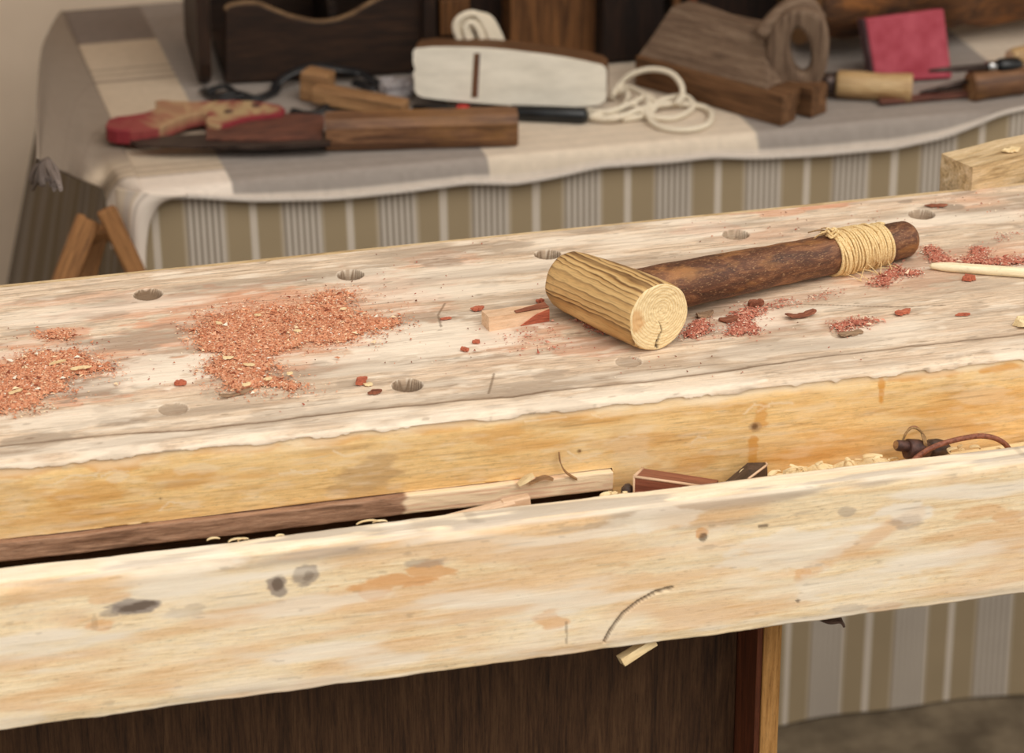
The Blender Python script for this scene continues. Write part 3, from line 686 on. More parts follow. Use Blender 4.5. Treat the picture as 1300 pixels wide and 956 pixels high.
pile([(240,420),(262,405),(300,392),(330,392),(375,385),(420,372),(448,376),(440,388),(452,398),(470,402),(512,405),(516,412),(490,418),(455,430),(425,437),(390,440),(350,450),(345,462),(352,478),(384,490),(378,498),(345,496),(300,502),(275,490),(262,472),(266,455),(262,440),(243,430)],.004,'large heap of orange-red sawdust in the middle of the bench, left of the mallet',1.,edge=.009,scatter=.7)
pile([(-30,470),(10,462),(30,450),(60,446),(100,444),(108,455),(150,466),(145,474),(100,480),(85,490),(90,496),(60,508),(40,520),(-30,530)],.004,'heap of orange-red sawdust at the left end of the bench',1.,edge=.008,scatter=.7)
pile([(50,424),(70,418),(92,422),(88,432),(62,433)],.0012,'little smear of orange sawdust above the left heap',.8,edge=.004)
pile([(868,420),(878,408),(898,404),(908,412),(904,424),(886,432),(868,430)],.0018,'clump of red sawdust touching the right side of the mallet head',1.,PALR,edge=.004)
pile([(915,428),(925,412),(930,398),(950,391),(975,392),(970,402),(955,410),(968,420),(950,428)],.0015,'red sawdust with a flat chip in it, below the mallet handle',.9,PALR,edge=.004)
pile([(972,392),(985,384),(1005,380),(1020,382),(1015,388),(990,393)],.0006,'thin trail of red sawdust under the middle of the mallet handle',.5,PALR,edge=.004)
pile([(1026,380),(1050,371),(1075,368),(1060,376),(1038,384)],.0006,'thin trail of red sawdust below the twine binding',.5,PALR,edge=.004)
pile([(1045,412),(1062,408),(1085,406),(1112,407),(1105,414),(1080,418),(1068,424),(1056,420)],.0008,'small patch of red sawdust near the front seam, right of the mallet',.8,PALR,edge=.0035)
pile([(1098,364),(1112,354),(1125,343),(1138,336),(1150,342),(1172,346),(1174,350),(1140,354),(1125,366)],.0016,'red sawdust heap under the end of the mallet handle',.9,PALR,edge=.004)
pile([(1168,314),(1180,312),(1198,320),(1212,330),(1225,326),(1232,314),(1250,312),(1262,320),(1258,328),(1310,328),(1310,338),(1240,338),(1200,338),(1180,334)],.0014,'red sawdust spread behind the white pointed stick',.8,PALR,edge=.004)
pile([(1258,306),(1272,298),(1292,296),(1285,304),(1268,312)],.0008,'small spray of red sawdust near the far right edge',.6,PALR,edge=.004)
pile([(728,408),(745,407),(768,418),(780,426),(765,428),(745,420)],.0008,'dark red sawdust caught under the mallet head',.8,PALR,edge=.003)
pile([(630,424),(700,412),(706,424),(730,440),(700,446),(640,436)],.0003,'sparse red crumbs in front of the pale offcut',.10,PALR,edge=.006)
# stray crumbs all over the top: one uncountable scatter
def scatter():
    n=900; L=[];C=[]
    xs_=NR.uniform(-.42,.56,n*3); ys_=NR.uniform(-.05,.28,n*3)
    w_=fbm(xs_*9,ys_*12,6); sel=NR.rand(n*3)<ss(.42,.7,w_)*.9; xs_,ys_=xs_[sel][:n],ys_[sel][:n]; n=len(xs_)
    sz=NR.uniform(.0004,.0013,n)*np.where(NR.rand(n)<.06,1.8,1); th=NR.uniform(0,6.28,n); cs,sn=np.cos(th),np.sin(th)
    for (a,b_,z_) in ((1,0,.5),(-.5,.6,0.),(-.6,-.5,0.),(-.1,.0,.9)):
        L.append(np.stack([xs_+sz*(a*cs-b_*sn),ys_+sz*(a*sn+b_*cs),.9012+sz*z_],-1))
    v=np.stack(L,1).reshape(-1,3); b0=np.arange(n)*4
    pal=[(srgb(168,88,66),.5),(srgb(120,72,52),.2),(srgb(244,224,196),.15),(srgb(206,130,96),.15)]
    t=np.concatenate([np.stack([b0,b0+1,b0+3],1),np.stack([b0+1,b0+2,b0+3],1),np.stack([b0+2,b0,b0+3],1)])
    tag(mk('sawdust_crumbs',v,t,M['dust'],None,attrs={'col':np.repeat(pick(pal,n),4,0)}),'stray red and pale crumbs scattered thinly over the bench top','sawdust',None,'stuff')
scatter()
# ================================================================== CHIPS, one object each
def chip(px,py,lpx,wpx,ang,mat,label,curl=0.0,th=.0012,z=.9006,group=None,cat='wood chip',name='wood_chip',lift=0):
    """small curled sliver: a thick strip bent along its length"""
    c=onz(px,py,z); L=lpx/1530.; W=wpx/1530./.62; n=9; a=math.radians(ang); d=V((math.cos(a),math.sin(a),0)); q=V((-d.y,d.x,0))
    vs=[];rng=random.Random(px*31+py)
    jl=[rng.uniform(.55,1.15) for _ in range(n+1)]; jr=[rng.uniform(.55,1.15) for _ in range(n+1)]; sk=rng.uniform(-.5,.5); e0,e1=rng.uniform(.15,.7),rng.uniform(.1,.6)
    for i in range(n+1):
        s=i/n-.5; tp_=min(1,e0+(s+.5)*3)*min(1,e1+(.5-s)*3); zz=z+curl*L*(4*s*s)+lift*(s+.5)+.0003
        for sd,dz in ((-1,0),(1,0),(1,th),(-1,th)):
            jv=jl[i] if sd<0 else jr[i]
            p=c+d*(s*L+sd*sk*W*.3)+q*(sd*W*.5*tp_*jv*(1-.25*(dz>0))); p.z=zz+dz*(.5+.5*tp_)+(.3*th*mnoise.noise(V((i*.4,sd,px))) if dz else 0); vs.append(p)
    fs=[(3,2,1,0)]+[(n*4+k) for k in ()]
    fs=[(0,1,2,3)]+[tuple(n*4+k for k in (3,2,1,0))]
    for i in range(n):
        for k in range(4): fs.append((i*4+k,(i+1)*4+k,(i+1)*4+(k+1)%4,i*4+(k+1)%4))
    o=mk(name,vs,fs,M[mat],None,d); return tag(o,label,cat,group)
chip(960,388,22,9,12,'brownchip','stubby reddish-brown bark piece just below the mallet handle',0,.0045)
chip(929,406,28,14,20,'brownchip','flat oval brown chip on the red sawdust below the handle',.0,.002)
chip(895,402,24,10,15,'greychip','beige chip beside the right side of the mallet head',.12,.0025)
chip(1016,402,40,9,8,'brownchip','boat-shaped curled brown chip right of the mallet head',.12,.0016)
chip(1080,424,32,9,8,'greychip','flat beige knot chip below the small sawdust patch',.02,.0012)
chip(1146,398,24,8,15,'redchip','small red chip standing clear, below the handle end',.08,.0022)
chip(1222,400,20,6,0,'redchip','thin red flake on the bare wood at the right',.0,.0010)
chip(1230,355,16,10,30,'redchip','orange crumb tucked under the white pointed stick',.0,.0036)
chip(229,488,15,7,0,'redchip','small orange-red chip left of the large sawdust heap foot',.0,.0030)
chip(459,486,17,10,30,'redchip','orange chip with a pale flake, right of the large heap foot',.05,.0036)
chip(467,489,10,6,10,'shaving','tiny pale flake leaning on the orange chip',.1,.001)
chip(476,499,16,6,0,'brownchip','dark red crumb by the front dog hole',.0,.0022)
chip(299,502,44,5,14,'greychip','curved grey-brown splinter at the foot of the large sawdust heap',.10,.0014)
chip(103,468,26,4,4,'shaving','longest pale splinter on the left sawdust heap',.0,.0016,.9050)
chip(73,461,22,3,14,'shaving','pale splinter higher up on the left sawdust heap',.0,.0014,.9050)
chip(20,498,20,3,25,'shaving','pale splinter low on the left sawdust heap',.0,.0014,.9045)
chip(606,393,15,8,-10,'redchip','small red chip behind the pale offcut',.05,.0020)
chip(686,383,11,5,10,'redchip','tiny red chip just left of the back of the mallet head',.0,.0018)
chip(590,445,8,7,0,'redchip','small red crumb left of the offcut, nearer the front',.0,.0026)
chip(605,435,9,6,40,'redchip','small red crumb directly under the offcut',.0,.0022)
chip(566,405,14,4,5,'redchip','thin red flake far left of the offcut',.0,.001)
chip(1188,262,30,6,-8,'brownchip','dark brown flake lying near the far right edge of the bench',.03,.0014)
chip(1284,192,26,9,15,'shaving','pale torn flake on top of the timber block',.05,.0025,.9230)
for (x,y,l) in ((316,464,14),(327,401,9),(378,421,10),(290,455,13),(436,393,9),(313,489,12),(340,482,10),(278,411,8),(368,475,8)):
    chip(x,y,l,4,random.uniform(-30,50),'shaving','small white flake on the large orange sawdust heap',.05,.0012,.9050,'white flakes on the large heap')
# torn pale piece at right edge
chip(1300,414,24,16,60,'shaving','torn whitish chip at the right edge by the front seam',.15,.006)
# ================================================================== THINGS IN THE WELL
def strip(name,pts,w_,th,mat,wd=(0,0,1),label=None,cat='wood shaving',group=None,sub=6,parent=None):
    P=smoothpath(pts,sub); n=len(P); vs=[]; wd=V(wd).normalized()
    for i,p in enumerate(P):
        t=(P[min(i+1,n-1)]-P[max(i-1,0)]).normalized(); b_=(wd-t*wd.dot(t)).normalized(); nn=t.cross(b_)
        ww_=w_*(.55+.45*math.sin(PI*min(1,max(0,(i+1)/(n+1)))))
        for s,q in ((-1,0),(1,0),(1,1),(-1,1)): vs.append(p+b_*(s*ww_*.5)+nn*(q*th))
    fs=[(0,1,2,3),tuple((n-1)*4+k for k in (3,2,1,0))]
    for i in range(n-1):
        for k in range(4): fs.append((i*4+k,(i+1)*4+k,(i+1)*4+(k+1)%4,i*4+(k+1)%4))
    o=mk(name,vs,fs,M[mat],parent,P[-1]-P[0] if (P[-1]-P[0]).length>1e-4 else (1,0,0),smooth=False)
    if label: tag(o,label,cat,group)
    return o
# moulding block: brown with pale arrises
mb=thing('moulding_block',(.11,-.095,.809),'reddish-brown block with pale worn edges, lying in the gap behind the front board','wood block')
a=ony(805,605,-.102); bq=ony(816,594.5,-.075); r1=ony(903,619,-.112)
p_=[a,V((r1.x,r1.y,r1.z)),]; dx=(r1-a); wv=(bq-a)
T4=[a,a+dx,a+dx+wv*.9,a+wv]; B4=[V((p.x,p.y,p.z-.022)) for p in T4]
B4[0].z=B4[3].z=max(.8095,a.z-.024)
for q in B4[1:3]: q.z=.8095
vs,fs=rough_vf(B4+T4,[(3,2,1,0),(4,5,6,7),(0,1,5,4),(1,2,6,5),(2,3,7,6),(3,0,4,7)],2,.0004,60,1)
mk('block_body',vs,fs,M['mole'],mb,dx)
def edge(p,q,r,parent,mat='paleedge',name='pale_edge'): return tube(name,[p,q],r,M[mat],parent,8,sub=1)
edge(T4[0],T4[1],.0011,mb);edge(T4[0],T4[3],.0012,mb);edge(T4[0],B4[0],.0008,mb)
db=thing('dark_block',(.165,-.09,.809),'dark wood wedge with one pale edge, right of the reddish block in the gap','wood block')
p1=ony(949,587.5,-.078);p2=ony(972,587,-.072);p3=ony(974,590,-.085);p4=ony(920,612,-.088);p5=ony(950,608,-.108);p6=ony(977,606,-.090);
low=[V((p.x,p.y,.8095)) for p in (p4,p5,p6,p2)]
Tt=[p1,p2,p3,p5,p4]
vs=[p4,p5,p3,p1,p2]+[V((p4.x,p4.y,.8095)),V((p5.x,p5.y,.8095)),V((p3.x+.002,p3.y,.8095)),V((p1.x,p1.y+.008,.8095)),V((p2.x+.002,p2.y+.004,.8095))]
fs=[(0,1,2,4,3),(5,8,9,7,6),(0,5,6,1),(1,6,7,2),(2,7,9,4),(4,9,8,3),(3,8,5,0)]
mk('wedge_body',vs,fs,M['blackish'],db,(p1-p4)); edge(p5,p3,.0009,db); edge(p3,p2,.0007,db)
# pebble-like dark crumb left of the block
lathe('bark_crumb',ony(789,622,-.092),ony(803,624,-.094),[(0,.002),(.25,.0052),(.6,.0062),(.9,.004),(1,.002)],M['blackish'],None,12,.001,300)
tag(bpy.data.objects['bark_crumb'],'dark bark crumb left of the reddish block','bark crumb')
# rusty parts at right
tg=thing('iron_toggle',ony(1160,570,-.09),'rusty iron bolt with a thick collar and twine loop, in the gap at right','iron fitting')
Yt=-.088
lathe('bolt_shank',ony(1137,565,Yt-.004),ony(1178,571,Yt+.001),[(0,.0036),(.06,.0046),(1,.0046)],M['rustdark'],tg,18,.0006,200,capmat=M['tanbar'])
lathe('collar',ony(1151,569.5,Yt-.003),ony(1177,572,Yt),[(0,.0070),(.04,.0082),(.5,.0084),(1,.0066)],M['rustdark'],tg,20,.0006,200)
lathe('round_knob',ony(1178,571,Yt+.004),ony(1203,570,Yt+.010),[(0,.0050),(.12,.0086),(.4,.0088),(.8,.0072),(1,.0045)],M['blackish'],tg,20,.0008,200)
lp=[ony(x,y,Yt) for x,y in ((1146,562),(1149,552),(1156,544),(1164,544),(1171,550),(1174,558),(1172,567))]
tube('twine_loop',lp,.0011,M['twine_dark'],tg,6)
tube('twine_loop',[p+V((.001*math.sin(i*2),.001,.0012*math.cos(i*2.3))) for i,p in enumerate(lp)],.0007,M['rustrod'],tg,6)
for k in range(4): tube('twine_loop',[ony(1170+k*1.5,551+k,Yt-.002),ony(1173+k,562,Yt-.006),ony(1173+k*1.2,572,Yt-.004)],.0007,M['twine_dark'],tg,6)
tube('curved_rod',[ony(x,y,yy) for x,y,yy in ((1158,586,-.105),(1166,579,-.104),(1180,570,-.103),(1200,562,-.101),(1225,556,-.1),(1245,553.5,-.1),(1262,556,-.1),(1275,563,-.1),(1284,574,-.1))],.0022,M['rustrod'],None,12)
tag(bpy.data.objects['curved_rod'],'bent rusty rod arching out of the gap at the right','rod')
# pale slat behind the rod
obox('wood_lath',ony(1250,573,-.074),(1,.0,.03),(0,0,1),(.07,.008,.0035),M['shaving'],bv=.0008); tag(bpy.data.objects['wood_lath'],'pale wood slat with a torn end, behind the bent rod','slat')
bpy.data.objects['wood_lath'].location.z-=.004
# support crumbs: shavings heaped in the well, one object each
def curl(x,y,Y,r,turn,wd,a0,lab,grp,tilt=0.):
    c=ony(x,y,Y); pts=[]
    for i in range(9):
        s=i/8; an=a0+turn*s; rr=r*(1-.25*s); pts.append(c+V((math.cos(an)*rr,tilt*s*r,math.sin(an)*rr*.4)))
    return strip('wood_shaving',pts,wd,.0004,'shaving',(0,1,.2),lab,group=grp,sub=3)
rng=random.Random(4)
for i in range(34):
    x=rng.uniform(975,1130); y=604-(x-975)*.118+rng.uniform(-5,5)
    curl(x,y,rng.uniform(-.112,-.075),rng.uniform(.004,.012),rng.uniform(1.2,3.2),rng.uniform(.0015,.005),rng.uniform(0,6),'thin pale shaving heaped in the gap between the dark wedge and the iron toggle','shavings in the gap, right of the dark wedge',rng.uniform(-1,1))
for i in range(9):
    x=rng.uniform(768,800); y=632-(x-768)*.11+rng.uniform(-4,3)
    curl(x,y,rng.uniform(-.112,-.085),rng.uniform(.003,.007),rng.uniform(1.5,4),rng.uniform(.003,.006),rng.uniform(0,6),'thin pale shaving in the gap just left of the bark crumb','shavings in the gap, left of the reddish block',rng.uniform(-1,1))
for (x,y) in ((1224,568),(1236,569),(1210,572),(1264,572),(1200,577)):
    curl(x,y,-.098,.006,3.,.004,rng.uniform(0,6),'thin pale shaving under the bent rod','shavings under the bent rod')
for (x,y,r,t) in ((270,683,.006,2.6),(300,685,.008,3.),(308,683,.005,3.5),(465,664,.012,2.2),(480,662,.008,2.),(355,678,.004,3)):
    curl(x,y+3,-.108,r,t,.002,.4,'thin golden shaving curling up from the dark gap at the left','shavings in the dark gap')
for x in (1010,1040,1075,1105):
    y=606-(x-975)*.118
    o=strip('wood_shaving',[ony(x-16,y,-.09),ony(x,y-4,-.095),ony(x+16,y-3,-.09),ony(x+26,y+2,-.095)],.009,.0005,'shaving',(0,1,.4),'thin pale shaving heaped in the gap between the dark wedge and the iron toggle',group='shavings in the gap, right of the dark wedge')
for (x,y) in ((940,598),(996,588+12)):
    pass
strip('wood_shaving',[ony(906+30,612,-.09),ony(915+30,600,-.085),ony(925+32,602,-.082)],.007,.0008,'shaving',(0,.5,1),'pale flake wedged between the reddish block and the dark wedge')
strip('wood_shaving',[ony(1072,598,-.1),ony(1075,584,-.1),ony(1080,586,-.1),ony(1084,594,-.1)],.004,.0008,'shaving',(0,1,.3),'pale shaving curl standing highest among the shavings in the gap')
# splinters above the batten
strip('wood_splinter',[ony(709,574,-.064),ony(711,588,-.066),ony(718,600,-.068),ony(732,609,-.068)],.0035,.0009,'tanbar',(0,1,.3),'brown curled splinter leaning on the golden board','splinter')
strip('wood_splinter',[ony(658,615,-.069),ony(668,608,-.070),ony(677,603,-.069)],.006,.0009,'shaving',(0,.3,1),'short yellow flake on the strip under the golden board','splinter')
strip('wood_splinter',[ony(672,614,-.070),ony(690,606,-.070),ony(702,609,-.070)],.004,.0008,'tanbar',(0,.3,1),'pinkish flake resting on the strip under the golden board','splinter')
obox('pale_splinter',ony(590,655,-.112),(.115,.006,.013),(0,0,1),(.040,.005,.0028),M['paleedge'],bv=.0008); tag(bpy.data.objects['pale_splinter'],'long pale splinter lying against the front board in the dark gap','splinter')
obox('wood_scrap',ony(655,640,-.108),(1,0,.1),(0,0,1),(.011,.004,.0055),M['paleedge'],bv=.001); tag(bpy.data.objects['wood_scrap'],'small pale squared scrap at the end of the long splinter in the gap','scrap')
# splinters hanging under the front board
d=(ony(790,835,-.14)-ony(826,812,-.136)); c=ony(809,826,-.137)
obox('hanging_splinter',c,d,(0,-1,.2),(.0155,.0035,.0055),M['shaving'],bv=.001,cuts=2,amp=.001); tag(bpy.data.objects['hanging_splinter'],'pale broken splinter poking out below the front board','splinter')
strip('bark_flake',[ony(1040,784,-.13),ony(1052,787,-.134),ony(1064,787,-.136),ony(1070,795,-.137)],.010,.002,'blackish',(0,1,.3),'dark curled bark flake hanging under the front board','bark flake')

# ================================================================== TABLE WITH CLOTHS
TZ=.67; XL=-.138; YF=1.082; YB=1.74
tb=thing('table',(.8,1.4,GZ),'cloth-covered table of old tools behind the bench','table')
box('table_top',XL+.012,2.2,YF+.012,YB,TZ-.032,TZ-.0085,M['crate'],tb)
for xa in (XL+.05,2.1):
    for ya in (YF+.05,YB-.1): box('leg',xa,xa+.05,ya,ya+.05,GZ,TZ-.032,M['crate'],tb,grain=(0,0,1))
def linc(c): return np.array(srgb(*c))
CLO=colmat('woven_cloth',.9,(900,.0006,.4))
def stripes(U):
    """tan canvas with broad ticking bands; U in metres along the cloth"""
    x0=ony(233,300,YF-.012).x; P=.1105; u=np.mod(U-x0,P)
    tan=linc((156,138,110)); lt=linc((178,162,140)); wl=linc((208,196,182)); gr=linc((128,116,102))
    c=np.zeros(U.shape+(4,)); c[...]=tan
    band=(u<.0500); fine=.5+.5*np.sin(u*2*PI/.0071); cb=wl*(.35+.0)+0*tan
    for k in range(3): c[...,k]=np.where(band,wl[k]*fine+gr[k]*(1-fine),c[...,k])
    ed=((u<.0035)|((u>.047)&(u<.0500)))
    for k in range(3): c[...,k]=np.where(ed,lt[k],c[...,k])
    th=(np.abs(u-.080)<.0042)
    for k in range(3): c[...,k]=np.where(th,(wl[k]*.75+lt[k]*.25),c[...,k])
    c[...,3]=1; return c
def front_cloth():
    us=np.concatenate([np.arange(XL-.004,1.15,.0009),np.arange(1.15,2.3,.004)]); t=np.concatenate([[0],np.linspace(.02,1,70)])
    U,T=np.meshgrid(us,t,indexing='ij')
    Z=(TZ-.005)*(1-T)+(GZ+.004)*T
    fold=(np.sin(U*13+1)+.6*np.sin(U*31+2))*.006
    Y=YF-.006-T**.7*(.010+fold)-.012*T
    dr=1-np.exp(-T*14)
    X=U+(.02*T*np.sin(U*5+1))*0.4+ .010*T*(U<.2)
    c=stripes(U); w_=fbm(U*14,Z*20,2); c[...,:3]*=(.93+.14*w_)[...,None]
    return X,Y,Z,c
X,Y,Z,c=front_cloth(); nu,nv=X.shape
st=thing('striped_tablecloth',(.8,1.1,TZ),'tan canvas cloth with pale ticking stripes hanging to the ground in front of the table','tablecloth')
mk('front_drop',np.stack([X,Y,Z],-1).reshape(-1,3),gridfaces(nu,nv,True),CLO,st,attrs={'col':c.reshape(-1,4)},smooth=True)
us=np.arange(XL-.004,2.3,.01); ys=np.linspace(YF-.006,YB+.01,40); U,Yv=np.meshgrid(us,ys,indexing='ij')
mk('top_cover',np.stack([U,Yv,np.full_like(U,TZ-.005)],-1).reshape(-1,3),gridfaces(*U.shape),CLO,st,attrs={'col':stripes(U).reshape(-1,4)},smooth=True)
# left side of the striped cloth, flaring outwards, shade painted in as darker grey-brown
sv=np.linspace(YF+.02,YB,70); tt=np.linspace(0,1,50); S,T=np.meshgrid(sv,tt,indexing='ij')
Xs=XL-.004-.012*np.sqrt(T)-T*(.075+.02*np.sin(S*40)+.09*(S-YF)/.6); Zs=(TZ-.006)*(1-T)+(GZ+.004)*T
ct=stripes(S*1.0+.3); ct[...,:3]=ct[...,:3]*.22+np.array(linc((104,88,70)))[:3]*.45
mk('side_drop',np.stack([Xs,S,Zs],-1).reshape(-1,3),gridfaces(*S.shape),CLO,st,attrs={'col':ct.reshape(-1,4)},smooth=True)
# runner
HEM=[(150,250),(190,250),(240,247),(320,252),(420,250),(520,240),(590,230),(625,230),(650,231),(700,223),(760,209),(850,203),(905,196),(960,198),(1050,193),(1130,186),(1200,171),(1240,155),(1265,144),(1300,135),(1400,128)]
def runner():
    hx=[];hy=[];hz=[]
    for (px,py) in HEM:
        p=onz(px,py,TZ+.002)
        if p.y<YF-.012: p=ony(px,py,YF-.016); 
        hx.append(p.x);hy.append(p.y);hz.append(p.z)
    us=np.arange(XL,2.0,.003); n1=150
    HX=np.interp(us,hx,hy); HZ=np.interp(us,hx,hz)
    # smooth
    ker=np.hanning(13); ker/=ker.sum(); pad=lambda a:np.convolve(np.pad(a,6,mode='edge'),ker,'valid'); HX=pad(HX);HZ=pad(HZ)
    v=[];col=[]
    ts=np.linspace(0,1,n1)
    U,T=np.meshgrid(us,ts,indexing='ij'); hy_=HX[:,None]; hz_=HZ[:,None]
    # arc length layout: flat from YB to front edge, roll, then hang
    flat_end=np.maximum(hy_,YF-.002); drop=np.clip(TZ+.001-hz_,0,None)
    Tf=.86
    Yf=YB+.004+(flat_end-YB-.004)*np.clip(T/Tf,0,1)
    s=np.clip((T-Tf)/(1-Tf),0,1); s2=s
    Y=np.where(T<=Tf,Yf,flat_end+(hy_-flat_end)*np.sin(s2*PI/2)**.8)
    Z=np.where(T<=Tf,TZ,TZ-drop*s2**1.3)
    Z=Z+.0015*(fbm(U*14,Y*14,3)-.3)+.004*np.exp(-((U-1.02)/.05)**2-((Y-YF-.05)/.03)**2)
    # colours
    wh=linc((226,212,198)); gy=linc((156,146,138)); bg=linc((196,178,156)); dk=linc((130,114,102)); cr=linc((218,202,182))
    c=np.zeros(U.shape+(4,))
    def put(mask,cc):
        for k in range(3): c[...,k]=c[...,k]*(1-mask)+cc[k]*mask
    put(np.ones_like(U),bg)
    b1=onz(285,215,TZ).x; b2=onz(622,205,TZ).x; b3=onz(977,185,TZ).x
    slopeU=U
    put(ss(b1-.001,b1+.001,slopeU),gy); put(ss(b2-.001,b2+.001,slopeU),cr); put(ss(b3-.001,b3+.001,slopeU),gy); put(ss(b3+.36,b3+.362,slopeU),cr)
    left=1-ss(b1-.001,b1+.001,U)
    put(left*(Y<YF+.035),wh); 
    for yy,w_ in ((YF+.052,.004),(YF+.066,.003),(YF+.034,.003)): put(left*(1-ss(w_*.5,w_,np.abs(Y-yy)))*.6,dk)
    for yy,w_ in ((1.452,.005),(1.474,.005),(1.494,.004)): put(left*(1-ss(w_*.5,w_,np.abs(Y-yy)))*.75,dk)
    put(left*ss(1.60,1.606,Y),linc((128,116,108)))
    put(ss(.955,.975,T)*.8,wh)
    ln=.5+.5*np.sin(Y*2*PI/.021+fbm(U*5,Y*20,1)*3); c[...,:3]*=(1-.10*ln*(U>b1))[...,None]
    c[...,:3]*=(.9+.2*fbm(U*160,Y*260,2,3))[...,None]; c[...,3]=1
    rn=thing('table_runner',(.6,1.3,TZ),'woven runner in grey, cream and beige blocks with a pale hem, spread over the table','table runner')
    o=mk('runner_top',np.stack([U,Y,Z],-1).reshape(-1,3),gridfaces(*U.shape,True),CLO,rn,attrs={'col':c.reshape(-1,4)},smooth=True)
    sd=o.modifiers.new('thick','SOLIDIFY'); sd.thickness=.003; sd.offset=-1
    # hem roll
    hp_=[V((U[i,-1],Y[i,-1]-.001,Z[i,-1]-.001)) for i in range(0,len(us),4)]
    vs,fs=tube_vf(hp_,.0032,8); hm=mk('hem',vs,fs,plain('hem_yarn',(214,204,194),(180,168,156),700,.95,bump=.6),rn,smooth=True)
    # left hanging end: rows from the table edge to a slanting hem; front corner hangs longest
    top=[];bot=[]
    ctl=[ # Y of top edge, pixel of hem, X of hem
        (YF-.016,(172,372),XL+.0),(YF-.012,(158,352),XL-.008),(YF+.0,(150,300),XL-.010),(YF+.02,(147,262),XL-.014),(YF+.06,(143,238),XL-.02),(1.25,(118,226),XL-.045),(1.45,(88,217),XL-.085),(1.60,(66,209),XL-.115),(YB+.004,(60,200),XL-.13)]
    Yt_=np.linspace(YF-.016,YB+.004,140); hb=[onx(px,py,xh) for _,(px,py),xh in ctl]; yc=[q[0] for q in ctl]
    bxs=np.interp(Yt_,yc,[p.x for p in hb]);bys=np.interp(Yt_,yc,[p.y for p in hb]);bzs=np.interp(Yt_,yc,[p.z for p in hb])
    ker=np.hanning(9);ker/=ker.sum(); pad=lambda a:np.convolve(np.pad(a,4,mode='edge'),ker,'valid'); bxs,bys,bzs=pad(bxs),pad(bys),pad(bzs)
    nt_=60; t_=np.linspace(0,1,nt_); A_,T=np.meshgrid(np.arange(140),t_,indexing='ij')
    x0=XL;z0=TZ+.001
    X=x0+(bxs[A_]-x0)*(T**.8)-.012*np.sin(np.clip(T*6,0,PI/2))*np.minimum(1,1)+.003*np.sin(A_*.09+1)*T
    Y=Yt_[A_]+(bys[A_]-Yt_[A_])*T; Z=z0+(bzs[A_]-z0)*(T**1.25)
    X[:,0]=x0
    c=np.zeros(X.shape+(4,)); yy=Yt_[A_]
    def put2(mask,cc):
        for k in range(3): c[...,k]=c[...,k]*(1-mask)+cc[k]*mask
    put2(np.ones_like(X),linc((146,132,118)))
    put2(1-ss(1.13,1.2,yy-.06*T),bg); put2(1-ss(.0,.2,T)*ss(1.10,1.2,yy),bg) if False else None
    put2((yy<YF+.035).astype(float),wh)
    for y0_,w_ in ((YF+.034,.003),(YF+.052,.004),(YF+.066,.003),(1.30,.006),(1.452,.004)): put2((1-ss(w_*.5,w_,np.abs(yy-y0_)))*.6,dk)
    c[...,:3]*=(.92+.16*fbm(Y*160,Z*200,2,3))[...,None]; c[...,3]=1
    o2=mk('hanging_end',np.stack([X,Y,Z],-1).reshape(-1,3),gridfaces(*X.shape),CLO,rn,attrs={'col':c.reshape(-1,4)},smooth=True)
    sd=o2.modifiers.new('thick','SOLIDIFY'); sd.thickness=.003; sd.offset=0
    Lb=[(147,238),(149,262),(154,296),(161,335),(169,385)]; Rb=[(238,247),(207,256),(192,274),(186,300),(184,335),(188,385)]
    LL=smoothpath([ony(x,y,YF-.010) for x,y in Lb],12); RR=smoothpath([ony(x,y,YF-.020) for x,y in Rb],12)
    pick_=lambda P,t:P[min(len(P)-1,int(t*(len(P)-1)))].lerp(P[min(len(P)-1,int(t*(len(P)-1))+1)],t*(len(P)-1)%1)
    G=[];nu_,nv_=60,18
    for i in range(nu_):
        for j in range(nv_):
            q=j/(nv_-1); p=pick_(LL,i/(nu_-1)).lerp(pick_(RR,i/(nu_-1)),q); p=p+V((0,-.010*math.sin(q*PI),0)); G.append(p)
    cc_=np.zeros((len(G),4)); jj=np.tile(np.linspace(0,1,nv_),nu_)
    for k in range(3): cc_[:,k]=np.where((np.abs(jj-.22)<.05)|(np.abs(jj-.42)<.04),dk[k]*.5+wh[k]*.5,np.where(jj<.3,bg[k],wh[k]))
    cc_[:,3]=1
    o3=mk('corner_drop',G,gridfaces(nu_,nv_),CLO,rn,attrs={'col':cc_},smooth=True); sd=o3.modifiers.new('thick','SOLIDIFY'); sd.thickness=.003; sd.offset=0
    # tassel at the far corner of the end
    b_=V((bxs[-6],bys[-6],bzs[-6])); tp_=b_
    for k in range(26):
        e=onx(random.uniform(36,78),random.uniform(228,243),bxs[-6]-.01); m_=tp_.lerp(e,.5)+V((random.uniform(-.004,.004),0,.004))
        tube('tassel',[tp_,m_,e],.0022,M['tassel'],rn,5,sub=3) if k<22 else None
    return rn
rn=runner()

# ================================================================== TRESTLE (folding stand under the table end)
tr=thing('folding_trestle',(-.2,1.05,GZ),'brown wooden folding stand leaning by the left end of the table','folding stand')
def slat(pa,pb,Y0,Y1,w_,name='leg'):
    a_=ony(*pa,Y0); b_=ony(*pb,Y1); dd_=(b_-a_); e=a_+dd_*((GZ+.004-a_.z)/dd_.z)   # carry on to the ground
    c_=(a_+e)/2; obox(name,c_,(e-a_),(0,-1,0.2),((e-a_).length/2,w_/2,.009),M['slat'],tr,bv=.003)
slat((112,278),(86,345),1.06,1.04,.026); slat((104,272),(80,345),1.08,1.06,.010)
slat((134,265),(172,345),1.05,1.03,.022); slat((128,285),(112,345),1.10,1.08,.020)
obox('cross_bar',ony(124,300,1.09),(1,.25,.0),(0,0,1),(.035,.006,.008),M['slat'],tr)

